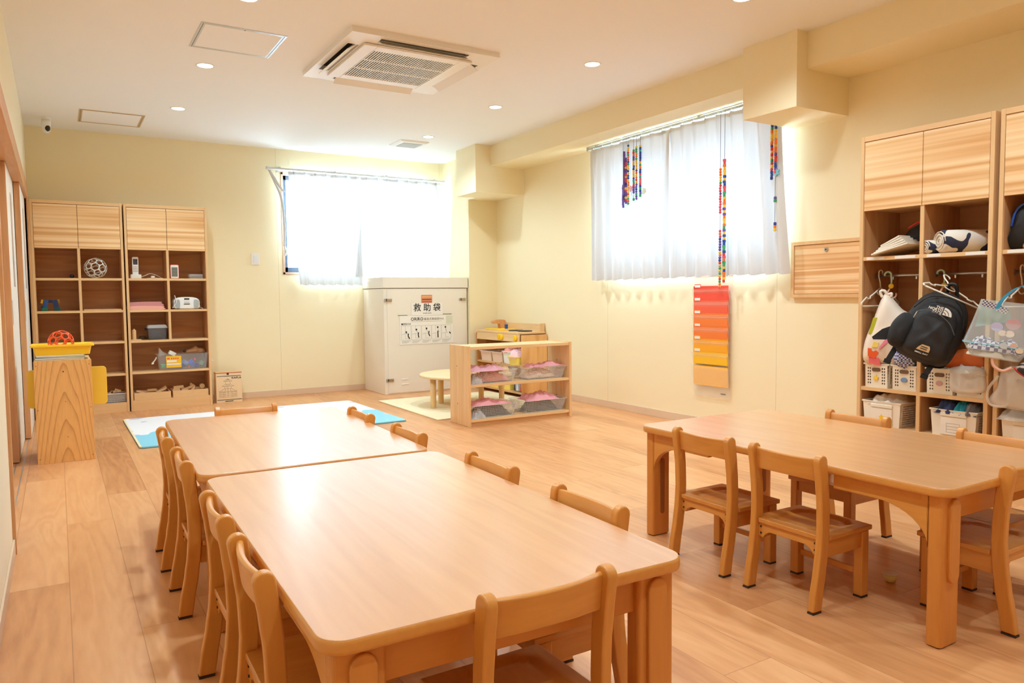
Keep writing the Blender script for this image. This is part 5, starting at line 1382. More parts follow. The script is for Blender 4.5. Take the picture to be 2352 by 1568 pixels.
# ------------------------------------------------------------------ bead strings
BC = {'r': redp, 'b': blue, 'g': green, 'y': mat('bead_yellow', (248,204,70), 0.35), 'o': mat('bead_orange', (248,130,40), 0.35), 'p': purple, 'k': mat('bead_pink', (240,90,110), 0.35), 'c': mat('bead_teal', (60,180,150), 0.35), 'n': mat('bead_navy', (40,60,140), 0.35)}
BM = {}
def bead_mesh(shape, col):
    k = (shape, col)
    if k in BM: return BM[k]
    bm = B()
    if shape == 's': sphere(bm, (0,0,0), 0.0098, 12, 8)
    elif shape == 'c': lathe(bm, [(0.0075,-0.010),(0.0092,-0.008),(0.0092,0.008),(0.0075,0.010)], (0,0,0), 12)
    else: obox(bm, (0,0,0), (0.016,0.016,0.017))
    me = bpy.data.meshes.new('bead'); bmesh.ops.recalc_face_normals(bm, faces=bm.faces); bm.to_mesh(me); bm.free(); me.materials.append(BC[col])
    if shape == 's':
        for p in me.polygons: p.use_smooth = True
    BM[k] = me; return me
def bead_string(label, x, y, ztop, zb, seq, hang, group=None, shapes='s', end=None):
    """ztop is the hook height, beads run from zb downwards"""
    r = thing('bead_string', label, 'bead string', (x, y, ztop), 0, group)
    rnd = random.Random(int(abs(y)*1000))
    L_ = len(seq)*0.0186
    bm = B(); tube(bm, [(0,0,0), (0,0,(zb-ztop)*0.5), (0,0,zb-ztop), (0,0,zb-ztop-L_-0.004)], 0.0016, 5); obj('cord', bm, mat('cord_grey', (110,110,130), 0.6), r)
    bm = B(); tube(bm, curve3([(0,0,0),(0.006,0,0.014),(0.0,0,0.022),(-0.006,0,0.014)], 4), 0.0015, 5); obj('hook', bm, mat('cord_grey', (110,110,130), 0.6), r)
    z = zb-ztop-0.009
    for i, c_ in enumerate(seq):
        if c_ == '.': z -= 0.0186; continue
        o = bpy.data.objects.new('bead', bead_mesh(shapes[i % len(shapes)], c_)); C.objects.link(o); o.parent = r
        o.location = (rnd.uniform(-.0012,.0012), rnd.uniform(-.0015,.0015), z); z -= 0.0186
    if end is not None:
        m_, oy, oz = end
        bm = B(); pts = []
        for k in range(30):
            a = 2*PI*k/30; rad = 0.021+0.006*math.cos(5*a); pts.append((oy+rad*math.cos(a), z+0.02+oz+rad*math.sin(a)))
        prism(bm, pts, -0.004, 0.004, 'x'); obj('flower_charm', bm, m_, r)
        bm = B(); tube(bm, [(0,0,z+0.03), (0,oy*0.6,z+0.028+oz*0.3), (0,oy,z+0.02+oz)], 0.002, 5); obj('charm_loop', bm, skyb, r)
    return r
GB = 'bead strings hanging from the right wall rail'
bead_string('short string of dark purple beads hanging lowest at the left of the bead cluster', 4.196, -2.918, 2.262, 1.900, 'pppppppppp', 0, GB, 'c')
bead_string('long string of purple beads, second from left in the bead cluster', 4.190, -2.940, 2.262, 2.166, 'pppppppppppppppppppnnp', 0, GB, 'c')
bead_string('red, yellow and purple bead string, third from left in the bead cluster', 4.194, -2.957, 2.260, 2.115, 'pprryppryrrnpyrppyrp', 0, GB, 'sc')
bead_string('colourful bead string with a blue top bead, longest of the cluster', 4.196, -2.982, 2.260, 2.215, 'byyrgorbgyynybbyooyyyrygrg', 0, GB, 's')
bead_string('bead string with a green top bead and a pink flower charm', 4.196, -3.050, 2.256, 2.166, 'groppyypnyyypcgrppp..g', 0, GB, 'sc', end=(ltpink, 0.035, 0.09))
bead_string('bead string with a yellow top bead and purple end, between two others', 4.196, -3.083, 2.256, 2.187, 'yggoogyyyypoyoryppbpgpp', 0, GB, 's')
bead_string('bead string with a yellow bead over blue beads and a pale charm', 4.196, -3.130, 2.254, 2.187, 'ybcbbbpygobbkckkrbgbpg', 0, GB, 'sc', end=(mat('pale_charm', (226,232,204), 0.4), -0.045, 0.03))
bead_string('very long string of round beads reaching down to the wall pocket', 4.185, -3.984, 2.242, 1.875, 'oooyygrkrpkrkkkkk......kokbppppyopbrygygyrgoo', 0, GB, 's')
bead_string('very long string of blocky beads beside the round ones', 4.188, -4.019, 2.242, 1.933, 'kkoyyybybbkkggyooypypoyyogpybybbggbrkoggybooyr', 0, GB, 'qc')
bead_string('orange and red bead string with a blue flower charm at the window right end', 4.190, -4.418, 2.235, 2.090, 'bgoyyyopryrygryrbbn', 0, GB, 'cs', end=(skyb, -0.04, 0.03))
bead_string('bead string with wide gaps and an orange end at the right end of the window', 4.190, -4.448, 2.235, 2.090, 'bbyyyooyooprrpbpk........pg.......boy', 0, GB, 'cs', end=None)

# ------------------------------------------------------------------ ceiling fittings
M_ac = mat('ac_white', (240,236,230), 0.4)
r = thing('ceiling_air_conditioner', 'square white cassette air conditioner in the ceiling', 'air conditioner', (2.113, -3.183, 2.5))
hw = 0.474; hb = 0.488
bm = B()
# panel ring with 4 slots
def slab(x0, x1, y0, y1, z0=-0.032, z1=0.0): box(bm, x0, x1, y0, y1, z0, z1)
sl = 0.068; so = 0.045; half = 0.285
slab(-hw, -hw+so, -hb, hb); slab(hw-so, hw, -hb, hb); slab(-hw+so, hw-so, -hb, -hb+so); slab(-hw+so, hw-so, hb-so, hb)
ix, iy = hw-so-sl, hb-so-sl
slab(-hw+so, -ix, -hb+so, -half); slab(-hw+so, -ix, half, hb-so); slab(ix, hw-so, -hb+so, -half); slab(ix, hw-so, half, hb-so)
slab(-ix, -half, -hb+so, -iy); slab(half, ix, -hb+so, -iy); slab(-ix, -half, iy, hb-so); slab(half, ix, iy, hb-so)
slab(-ix, ix, -iy, iy)
obj('panel', bm, M_ac, r)
bx('duct_well', -hw+0.03, hw-0.03, -hb+0.03, hb-0.03, -0.004, -0.001, mat('duct_dark', (60,46,36), 0.7), r)
gx, gy = 0.352, 0.352
bm = B(); gi = 0.272
box(bm, -gx, -gi, -gy, gy, -0.048, -0.034); box(bm, gi, gx, -gy, gy, -0.048, -0.034); box(bm, -gi, gi, -gy, -gi, -0.048, -0.034); box(bm, -gi, gi, gi, gy, -0.048, -0.034)
gr = obj('grille_frame', bm, M_ac, r, bevel=0.003)
bx('grille_backing', -gi, gi, -gi, gi, -0.0345, -0.0325, mat('grille_shade_dark', (40,37,36), 0.8), gr)  # near-black sheet: shade of the depth behind the slats, put into its colour
bm = B(); n = 34
for i in range(n):
    x = -gi+2*gi*(i+0.5)/n; box(bm, x-0.0034, x+0.0034, -gi, gi, -0.046, -0.042)
for k in (-1, 1): box(bm, -gi, gi, k*gi/3-0.006, k*gi/3+0.006, -0.047, -0.038)
obj('grille_slats', bm, M_ac, gr)
for (ax_, s) in (('x', -1), ('x', 1), ('y', -1), ('y', 1)):
    bm = B()
    if ax_ == 'x': obox(bm, (s*(hw-so-sl/2+0.006), 0, -0.044), (0.070, 2*half-0.01, 0.004), rot('Y', s*32))
    else: obox(bm, (0, s*(hb-so-sl/2+0.006), -0.044), (2*half-0.01, 0.070, 0.004), rot('X', -s*32))
    obj('louver', bm, M_ac, r, bevel=0.001)
for (ax_, s) in (('x', -1), ('x', 1), ('y', -1), ('y', 1)):
    bm = B()
    if ax_ == 'x': obox(bm, (s*(hw-so-sl*0.72), 0, -0.018), (0.030, 2*half-0.01, 0.003), rot('Y', s*50))
    else: obox(bm, (0, s*(hb-so-sl*0.72), -0.018), (2*half-0.01, 0.030, 0.003), rot('X', -s*50))
    obj('inner_vane', bm, M_ac, r)

def hatch(label, x0, x1, y0, y1, m_):
    r = thing('access_hatch', label, 'ceiling hatch', ((x0+x1)/2, (y0+y1)/2, 2.5), 0, 'ceiling access hatches')
    a, b_ = (x1-x0)/2, (y1-y0)/2
    for nm, i0, i1 in (('outer_frame', 0.0, 0.011), ('inner_frame', 0.014, 0.025)):
        bm = B()
        box(bm, -a+i0, -a+i1, -b_+i0, b_-i0, -0.003, 0); box(bm, a-i1, a-i0, -b_+i0, b_-i0, -0.003, 0)
        box(bm, -a+i1, a-i1, -b_+i0, -b_+i1, -0.003, 0); box(bm, -a+i1, a-i1, b_-i1, b_-i0, -0.003, 0); obj(nm, bm, m_, r)
    bx('gap', -a+0.011, a-0.011, -b_+0.011, b_-0.011, -0.0006, 0, mat('gap_grey', (90,90,96), 0.6), r)
    bx('panel', -a+0.025, a-0.025, -b_+0.025, b_-0.025, -0.002, 0, M_ceil, r)
    bm = B(); lathe(bm, [(0.004,-0.004),(0.004,-0.002)], (0, -b_+0.02, 0), 10); obj('latch', bm, ink, r)
hatch('white-framed ceiling access hatch left of the air conditioner', 0.915, 1.378, -3.318, -2.862, mat('hatch_alu', (206,214,220), 0.35, metal=0.3))
hatch('beige-framed ceiling access hatch near the left corner above the cabinets', 0.394, 0.863, -0.872, -0.391, mat('hatch_beige', (196,170,130), 0.45))
r = thing('ceiling_vent', 'small square white ceiling vent near the far right corner', 'vent', (3.195, -0.880, 2.5))
bm = B(); ring_loft(bm, [[(x, y, z) for x, y in rrect(-a, a, -a, a, 0.006)] for a, z in ((0.150, 0.0), (0.148, -0.006), (0.132, -0.016), (0.105, -0.018))]); obj('cover', bm, white, r)
bm = B()
for i in range(14): y = -0.092+0.0142*i; box(bm, -0.098, 0.098, y-0.004, y+0.004, -0.022, -0.018)
obj('slats', bm, mat('vent_grey', (200,202,200), 0.5), r)

def downlight(label, x, y):
    r = thing('downlight', label, 'ceiling light', (x, y, 2.5), 0, 'recessed downlights')
    bm = B(); seg = 28
    ring_loft(bm, [[(rr*math.cos(2*PI*k/seg), rr*math.sin(2*PI*k/seg), z) for k in range(seg)] for rr, z in ((0.058,0.0),(0.058,-0.003),(0.052,-0.004),(0.047,-0.002))], cap0=False, cap1=False); obj('trim_ring', bm, white, r, smooth=True)
    bm = B(); lathe(bm, [(0.047,-0.0005),(0.046,-0.002)], (0,0,0), seg)
    e = bpy.data.materials.get('lamp_glow')
    if e is None:
        e = mat('lamp_glow', (255,240,218), 0.5, emit=9.0)
    obj('diffuser', bm, e, r)
    l = bpy.data.lights.new('downlight_lamp', 'SPOT'); l.energy = LAMP*PI; l.color = (0.68, 0.875, 1.0); l.spot_size = R(150); l.spot_blend = 0.8; l.shadow_soft_size = 0.045
    o = bpy.data.objects.new('downlight_lamp', l); C.objects.link(o); o.parent = r; o.location = (0, 0, -0.012)
ys = [-1.25, -2.51, -3.77, -5.02, -6.28, -7.54]
for i, y in enumerate(ys):
    downlight('round recessed downlight in the left row, ' + ['farthest from the camera', 'second farthest', 'third farthest, by the ceiling hatch', 'fourth farthest, above the far long table', 'fifth farthest, above the nearest long table', 'above the camera'][i], 1.062, y)
for i, y in enumerate(ys):
    downlight('round recessed downlight in the right row, ' + ['farthest from the camera, by the vent', 'second farthest', 'third farthest, right of the air conditioner', 'fourth farthest, before the dropped box', 'fifth farthest, above the right table', 'nearest to the camera side'][i], 3.228, y)

r = thing('security_camera', 'small white dome camera with a dark lens under the ceiling in the left corner', 'camera', (0.166, -0.42, 2.5))
bm = B(); lathe(bm, [(0.030,0.0),(0.032,-0.010),(0.034,-0.012),(0.034,-0.020)], (0,0,0), 24); obj('mount', bm, white, r, smooth=False)
bm = B(); lathe(bm, [(0.033,-0.020),(0.035,-0.05),(0.034,-0.085),(0.028,-0.110),(0.016,-0.124),(0.004,-0.128)], (0,0,0), 24); obj('housing', bm, white, r, smooth=True)
bm = B(); sphere(bm, (0.008,-0.018,-0.090), 0.027, 18, 12, (0.8,0.8,1)); obj('lens', bm, black, r, smooth=True)

# ------------------------------------------------------------------ things in the lockers
# hangers
def hanger(label, x, y, z, rz=-90, tilt=0, w_=0.185):
    r = thing('clothes_hanger', label, 'hanger', (x, y, z), R(rz), 'white plastic hangers')
    r.rotation_euler = (0, R(tilt), R(rz))
    bm = B(); hk = [(0.012+0.016*math.cos(R(a))-0.012, 0, 0.0+0.016*math.sin(R(a))) for a in range(-30, 200, 20)]
    tube(bm, hk + [(-0.016,0,-0.02),(-0.004,0,-0.05),(0,0,-0.082)], 0.0035, 8); obj('hook', bm, offw, r, smooth=True)
    bm = B(); W_ = w_
    pts = [(0,0,-0.082)]
    for s in (1,):
        pts += [(s*0.05,0,-0.112),(s*0.085,0,-0.130),(s*0.085,0,-0.140),(s*0.105,0,-0.142),(s*0.115,0,-0.134),(s*W_*0.88,0,-0.150),(s*W_,0,-0.165),(s*W_,0,-0.176),(s*W_*0.93,0,-0.182)]
    right = pts; left = [(-p[0], p[1], p[2]) for p in pts]
    tube(bm, right, 0.0042, 8); tube(bm, left, 0.0042, 8); tube(bm, [(-W_*0.95,0,-0.182),(W_*0.95,0,-0.182)], 0.0042, 8)
    obj('shoulders', bm, offw, r, smooth=True)
    bm = B(); tube(bm, [(0.030*math.cos(R(a)),0,-0.098+0.024*math.sin(R(a))) for a in range(180, 361, 20)], 0.003, 6); obj('inner_loop', bm, offw, r, smooth=True)
    return r
hanger('white plastic hanger in the first locker, left compartment', 4.103, -5.242, 1.104, -4, 0, 0.155)
h2 = hanger('white plastic hanger tilted out over the top of the black backpack', 4.035, -5.66, 1.06, -32, 21, 0.150)
e1 = Vector((0.20, -0.135, -0.107)).normalized(); up_ = Vector((0.19, 0.115, 0.13)); up_ = (up_ - e1*up_.dot(e1)).normalized(); e2 = up_.cross(e1)
mm = Matrix((e1, e2, up_)).transposed(); h2.rotation_euler = mm.to_euler(); h2.location = Vector((3.90, -5.743, 0.968)) + up_*0.182
hanger('white plastic hanger in the locker at the photo edge', 4.103, -5.955, 1.104, -4, 0, 0.155)
def shook(label, x, y, z, rz=-60):
    r = thing('s_hook', label, 'hook', (x, y, z), R(rz), 'pastel plastic hooks')
    bm = B(); tube(bm, [(-0.016+0.016*math.cos(R(a)),0,0.016*math.sin(R(a))) for a in range(200, -30, -20)] + [(0.002,0,-0.03),(0,0,-0.06)], 0.005, 8); obj('upper_hook', bm, mat('mint_plastic', (190,220,196), 0.4), r, smooth=True)
    bm = B(); lathe(bm, [(0.012,-0.006),(0.014,0),(0.012,0.006)], (0,0,-0.062), 16, axis='y'); obj('swivel', bm, yellowp, r, smooth=False)
    bm = B(); tube(bm, [(-0.006,0,-0.075),(-0.016,0,-0.095)] + [(0.004+0.022*math.cos(R(a)),0,-0.108+0.022*math.sin(R(a))) for a in range(180, 385, 20)], 0.005, 8); obj('lower_hook', bm, mat('pinkish_plastic', (236,190,160), 0.4), r, smooth=True)
shook('mint and pink plastic hook carrying the white bag', 4.085, -5.315, 1.092)
shook('mint and yellow plastic hook above the backpack', 4.085, -5.600, 1.092)

# baskets
def basket(label, yc, wd=0.140, z=0.478, x0=3.99, dp=0.25, h=0.128, sticker=None, covered=False):
    r = thing('perforated_basket', label, 'basket', (x0, yc, z), R(-90), 'white perforated baskets in the lockers')
    a = wd/2; t = 0.92
    mb = mat('basket_ivory', (240,228,206), 0.45)
    bm = B()
    def sol(nu, nv, hnd):
        return lambda i, j: (i == 0 or i == nu-1 or j == 0 or j == nv-1 or (hnd and (nu//2-3 < i < nu//2+2) and j > 0) or (hnd and 3 < i < nu-4 and j < nv-3 and j > 0 and False))
    nu, nv = 11, 8
    handle_cells = lambda i, j: (j in (nv-2,) and nu//2-2 < i < nu//2+2)
    holed(bm, (-a*t, 0.004, 0), (2*a*t, 0, 0), (0, -0.004, h), nu, nv, 0.33, solid=lambda i, j: i in (0, nu-1) or j in (0, nv-1) or (3 <= i <= 7 and j < nv-1))
    holed(bm, (-a*t, dp-0.004, 0), (2*a*t, 0, 0), (0, 0.004, h), nu, nv, 0.33, solid=lambda i, j: i in (0, nu-1) or j in (0, nv-1))
    for s in (-1, 1): holed(bm, (s*a*t, 0.004, 0), (0, dp-0.008, 0), (s*a*(1-t), 0, h), 14, nv, 0.33, solid=lambda i, j: i in (0, 13) or j in (0, nv-1))
    box(bm, -a*t, a*t, 0.004, dp-0.004, 0.0, 0.003)
    sd = obj('sides', bm, mb, r)
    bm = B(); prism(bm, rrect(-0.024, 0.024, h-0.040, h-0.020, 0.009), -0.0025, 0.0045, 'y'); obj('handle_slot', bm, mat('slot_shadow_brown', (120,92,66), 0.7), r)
    bm = B(); tube(bm, [(-a-0.001,-0.001,h),(a+0.001,-0.001,h),(a+0.001,dp+0.001,h),(-a-0.001,dp+0.001,h)], 0.0045, 6, closed=True); obj('rim', bm, mb, r)
    if sticker == 'star':
        bm = B(); pts = [((0.018 if k % 2 == 0 else 0.009)*math.sin(2*PI*k/10), 0.052+(0.018 if k % 2 == 0 else 0.009)*math.cos(2*PI*k/10)) for k in range(10)]
        prism(bm, pts, -0.003, 0.001, 'y'); obj('star_sticker', bm, yellowp, r)
    elif sticker:
        bm = B(); prism(bm, [(0.017*math.cos(2*PI*k/16), 0.055+0.013*math.sin(2*PI*k/16)) for k in range(16)], -0.003, 0.001, 'y'); obj('round_sticker', bm, sticker, r)
    return r
basket('white perforated basket with a yellow star sticker, first in the row of the left compartment', -5.298, sticker='star')
basket('white perforated basket, second in the left compartment of the first locker', -5.455, sticker=mat('sticker_blue', (120,150,190), 0.5))
basket('white perforated basket under the backpack in the right compartment', -5.640, sticker=mat('sticker_rose', (206,160,150), 0.5))
basket('white perforated basket wrapped in a thin bag beside the locker divider', -5.790, sticker=mat('sticker_grey', (140,130,140), 0.5))
basket('white perforated basket in the locker at the photo edge', -6.020)
cloth_heap('thin_plastic_bag', 'thin clear plastic bag covering the basket by the locker divider', 'bag', 4.085, -5.79, 0.595, 0.26, 0.16, 0.03, filmbag, 31, over=0.0)
bm = B(); pillow(bm, smooth_outline([(-0.075,0.0),(0.07,0.01),(0.078,0.075),(0.06,0.13),(-0.07,0.125),(-0.09,0.09)]), 0.03, wrinkle=0.004, seed=3); o = obj('thin_plastic_bag', bm, filmbag, loc=(3.972, -5.79, 0.50), rz=R(-90), smooth=True); tag(o, 'thin clear plastic bag hanging over the front of the fourth basket', 'bag')
bm = B(); pillow(bm, smooth_outline([(-0.12,-0.03),(-0.05,-0.05),(0.08,-0.05),(0.11,0.0),(0.10,0.09),(0.02,0.15),(-0.06,0.13),(-0.08,0.05)]), 0.03, wrinkle=0.004, seed=5); o = obj('thin_plastic_bag', bm, filmbag, loc=(3.955, -6.01, 0.50), rz=R(-90), smooth=True); tag(o, 'crumpled thin plastic bag over the basket of the locker at the photo edge', 'bag')
bm = B(); tube(bm, curve3([(0,0.075,0.10),(-0.012,0.115,0.03),(-0.014,0.105,-0.035),(-0.012,0.04,-0.04),(0,0.01,0.0)], 6), 0.006, 8); o = obj('bag_handle_loop', bm, filmbag, loc=(3.955, -6.01, 0.50), smooth=True); tag(o, 'loop handle of the thin plastic bag at the locker divider', 'bag handle')

# larger storage bins
def sbin(label, yc, wd=0.215, z=0.272, x0=3.985, dp=0.32, h=0.130, star=False, form=False):
    r = thing('storage_bin', label, 'bin', (x0, yc, z), R(-90), 'white storage bins in the lockers')
    a = wd/2; t = 0.92; mb = mat('bin_white', (242,232,214), 0.45)
    bm = B()
    v = [(-a*t,0.004,0),(a*t,0.004,0),(a,0,h),(-a,0,h)]; bm.faces.new([bm.verts.new(p) for p in v])
    holed(bm, (a*t, 0.004, 0), (0, dp-0.008, 0), (a*(1-t), 0, h), 26, 11, 0.30, solid=lambda i, j: i < 2 or j in (0, 10))
    holed(bm, (-a*t, 0.004, 0), (0, dp-0.008, 0), (-a*(1-t), 0, h), 26, 11, 0.30, solid=lambda i, j: i < 2 or j in (0, 10))
    v = [(-a*t,dp-0.004,0),(a*t,dp-0.004,0),(a,dp,h),(-a,dp,h)]; bm.faces.new([bm.verts.new(p) for p in v])
    box(bm, -a*t, a*t, 0.004, dp-0.004, 0.0, 0.003)
    obj('body', bm, mb, r)
    bm = B(); tube(bm, [(-a-0.002,-0.002,h),(a+0.002,-0.002,h),(a+0.002,dp+0.002,h),(-a-0.002,dp+0.002,h)], 0.0048, 6, closed=True); obj('rim', bm, mb, r)
    bx('grip', -a*0.55, a*0.60, -0.007, 0.001, h-0.030, h-0.012, mb, r, bevel=0.003)
    cd = bx('card', -a*0.52, a*0.58, -0.004, 0.003, 0.008, h-0.034, mat('bin_card', (244,236,222), 0.5), r, bevel=0.001)
    if star:
        bm = B(); pts = [(0.004+(0.017 if k % 2 == 0 else 0.0085)*math.sin(2*PI*k/10), 0.048+(0.017 if k % 2 == 0 else 0.0085)*math.cos(2*PI*k/10)) for k in range(10)]
        prism(bm, pts, -0.0055, -0.003, 'y'); obj('star_sticker', bm, yellowp, cd)
    if form:
        bm = B()
        for z_ in (0.02, 0.035, 0.05, 0.065): ln(bm, -0.03, z_, 0.035, z_, -0.0048, 0.0006)
        for x_ in (-0.03, 0.035): ln(bm, x_, 0.02, x_, 0.065, -0.0048, 0.0006)
        obj('form_lines', bm, inkl, cd)
    return r
sbin('white storage bin with a yellow star sticker, lower left of the first locker', -5.335, 0.215, star=True)
sbin('white storage bin with an empty form card and bright clothes in it, lower middle', -5.715, 0.225, form=True)
sbin('white storage bin at the bottom of the locker at the photo edge', -6.050, 0.225)
cloth_heap('white_cloth', 'crumpled whitish cloth in the star sticker bin', 'cloth', 4.13, -5.33, 0.385, 0.28, 0.19, 0.055, whitec, 41)
cloth_heap('navy_cloth', 'navy cloth in the bin with the form card', 'clothes', 4.10, -5.665, 0.385, 0.24, 0.11, 0.075, navy, 42)
cloth_heap('teal_cloth', 'teal cloth in the bin with the form card', 'clothes', 4.10, -5.735, 0.388, 0.22, 0.08, 0.070, teal, 43)
cloth_heap('grey_cloth', 'grey and white cloth in the bin with the form card', 'clothes', 4.10, -5.785, 0.385, 0.24, 0.08, 0.060, greyc, 44)
cloth_heap('pale_plastic_bag', 'pale crumpled plastic bag over the bin of the locker at the photo edge', 'bag', 4.04, -6.03, 0.395, 0.20, 0.20, 0.05, filmbag, 45)
cloth_heap('orange_cloth', 'orange cloth in the bin of the locker at the photo edge', 'clothes', 4.14, -6.08, 0.390, 0.22, 0.14, 0.065, mat('apricot_cloth', (240,150,96), 0.85), 46)

# upper shelf contents
r = thing('folded_sheets', 'stack of folded whitish sheets on the upper left shelf of the first locker', 'linen', (4.05, -5.40, 1.190), R(-90))
for i in range(5):
    bm = B(); a = 0.105-0.012*i
    ring_loft(bm, [[(a+dx, y, 0.002+0.014*i+0.010*k+0.08*dx*i*0.6) for (dx, y) in [(q, yy) for q, yy in ((-2*a, -0.07+0.006*i), (0.0, -0.07+0.006*i), (0.0, 0.20), (-2*a, 0.20))]] for k in (0, 1)])
    obj('folded_sheet', bm, whitec, r, bevel=0.004)
r.rotation_euler = (0, R(-14), R(-90)); r.location = (4.03, -5.375, 1.218)
r = thing('black_bag', 'flat black bag with red piping leaning on the sheets in the first locker', 'bag', (4.13, -5.395, 1.20), R(-90))
bm = B(); ol = smooth_outline([(-0.115,0.035),(-0.05,0.085),(0.0,0.135),(0.06,0.165),(0.115,0.172),(0.118,0.10),(0.06,0.06),(-0.02,0.03)]); pillow(bm, ol, 0.09, seed=8, wrinkle=0.003); obj('body', bm, blackf, r, smooth=True)
bm = B(); tube(bm, curve3([(0.0,-0.030,0.138),(0.03,-0.030,0.155),(0.06,-0.028,0.168),(0.115,-0.026,0.176)], 6), 0.0045, 6); obj('piping', bm, red, r, smooth=True)
# rolled blanket
def rollmat():
    m = bpy.data.materials.new('printed_blanket'); m.use_nodes = True
    N = m.node_tree.nodes; L = m.node_tree.links; b = N['Principled BSDF']
    tc = N.new('ShaderNodeTexCoord'); n = N.new('ShaderNodeTexNoise'); n.inputs['Scale'].default_value = 13; n.inputs['Detail'].default_value = 0.5; L.new(tc.outputs['Object'], n.inputs['Vector'])
    cr = N.new('ShaderNodeValToRGB'); e = cr.color_ramp.elements; cr.color_ramp.interpolation = 'CONSTANT'
    e[0].position = 0; e[0].color = lin((232,222,206)); e[1].position = 0.60; e[1].color = lin((48,50,72))
    L.new(n.outputs['Fac'], cr.inputs['Fac']); L.new(cr.outputs[0], b.inputs['Base Color']); b.inputs['Roughness'].default_value = 0.9
    return m
M_roll = rollmat()
def roll(label, x, y, z, rad, ln_, ax_rz, sq=0.8):
    r = thing('rolled_blanket', label, 'blanket', (x, y, z), R(ax_rz), 'rolled printed blankets')
    bm = B(); prof = [(0.3*rad,-ln_/2-0.002),(0.8*rad,-ln_/2-0.004),(rad,-ln_/2+0.012),(rad*1.02,0),(rad,ln_/2-0.012),(rad*0.8,ln_/2)]
    lathe(bm, prof, (0,0,rad), 28, axis='y')
    for v in bm.verts: v.co.z = v.co.z*sq
    obj('roll', bm, M_roll, r, smooth=True)
    bm = B(); pts = [((rad*0.92-rad*0.8*k/40)*math.cos(k*0.45), -ln_/2-0.006, (rad+(rad*0.92-rad*0.8*k/40)*math.sin(k*0.45))*sq) for k in range(40)]
    tube(bm, pts, 0.0028, 5); obj('spiral_edge', bm, whitec, r, smooth=True)
    return r
roll('large rolled white blanket with dark print on the upper right shelf of the first locker', 4.10, -5.690, 1.190, 0.068, 0.24, -125, 0.86)
roll('small rolled white and grey blanket beside the large roll', 4.075, -5.575, 1.190, 0.040, 0.16, -110, 0.9)
r = thing('black_bag', 'black bag with blue piping on the upper shelf of the locker at the photo edge', 'bag', (4.08, -5.965, 1.190), R(-90))
bm = B(); ol = smooth_outline([(-0.075,0.003),(0.07,0.003),(0.10,0.10),(0.09,0.19),(0.04,0.215),(-0.01,0.20),(-0.035,0.12),(-0.06,0.06)]); pillow(bm, ol, 0.14, seed=8, wrinkle=0.003); obj('body', bm, blackf, r, smooth=True)
bm = B(); tube(bm, curve3([(-0.036,-0.035,0.11),(-0.022,-0.040,0.165),(0.0,-0.040,0.20),(0.035,-0.038,0.220)], 6), 0.006, 6); obj('piping', bm, mat('blue_trim', (50,96,200), 0.5), r, smooth=True)
r = thing('orange_bag', 'orange spotted bag beside the black bag on the upper shelf at the photo edge', 'bag', (4.03, -6.06, 1.190), R(-90))
bm = B(); ol = smooth_outline([(-0.07,0.003),(0.09,0.003),(0.10,0.08),(0.05,0.15),(-0.0,0.13),(-0.035,0.06)]); pillow(bm, ol, 0.10, seed=9, wrinkle=0.003); obj('body', bm, mat('salmon_cloth', (214,130,96), 0.8), r, smooth=True)
bm = B(); tube(bm, curve3([(-0.02,-0.04,0.02),(0.0,-0.055,0.06),(0.05,-0.06,0.10)], 6), 0.005, 6); obj('strap', bm, whitec, r, smooth=True)

# white printed bag on the hook
r = thing('plastic_shopping_bag', 'white plastic bag with pink print hanging on the hook in the first locker', 'bag', (4.02, -5.335, 0.60), R(-68))
ol = smooth_outline([(-0.105,0.012),(-0.112,0.11),(-0.070,0.24),(-0.025,0.37),(0.005,0.385),(0.07,0.31),(0.115,0.26),(0.10,0.10),(0.085,0.0),(0.0,-0.01)], 5)
bm = B(); pillow(bm, ol, 0.10, seed=12, wrinkle=0.004); obj('body', bm, mat('white_film', (242,226,206), 0.45), r, smooth=True)
def decal(nm, pts, y, m_):
    bm = B(); prism(bm, pts, y, y+0.006, 'y'); return obj(nm, bm, m_, r)
decal('pink_print', [(0.0,0.155),(0.02,0.21),(0.055,0.235),(0.075,0.19),(0.06,0.15),(0.005,0.12),(-0.03,0.085),(-0.025,0.105),(0.0,0.14)], -0.052, mat('pink_print', (238,140,160), 0.5))
decal('blue_print', [(0.072,0.225),(0.112,0.235),(0.108,0.268),(0.072,0.262)], -0.030, mat('blue_print', (30,140,205), 0.5))
decal('green_print', [(-0.085,0.17),(-0.062,0.26),(-0.042,0.26),(-0.062,0.17)], -0.034, mat('lime_print', (190,190,40), 0.5))
decal('red_print', [(-0.085,0.05),(-0.05,0.04),(-0.03,0.07),(-0.05,0.09),(-0.085,0.095)], -0.040, orangep)
decal('yellow_print', [(-0.065,0.10),(-0.035,0.10),(-0.03,0.125),(-0.055,0.13)], -0.046, yellowl)
decal('coral_print', [(-0.08,0.01),(-0.02,0.0),(-0.03,0.04),(-0.08,0.045)], -0.036, mat('coral_print', (240,110,110), 0.5))
bm = B(); tube(bm, curve3([(-0.025,0,0.37),(-0.035,0,0.40),(-0.015,0,0.405),(0.0,0,0.385),(0.02,0,0.39),(0.018,0,0.37)], 5), 0.008, 6); obj('knot', bm, mat('white_film', (242,226,206), 0.45), r, smooth=True)
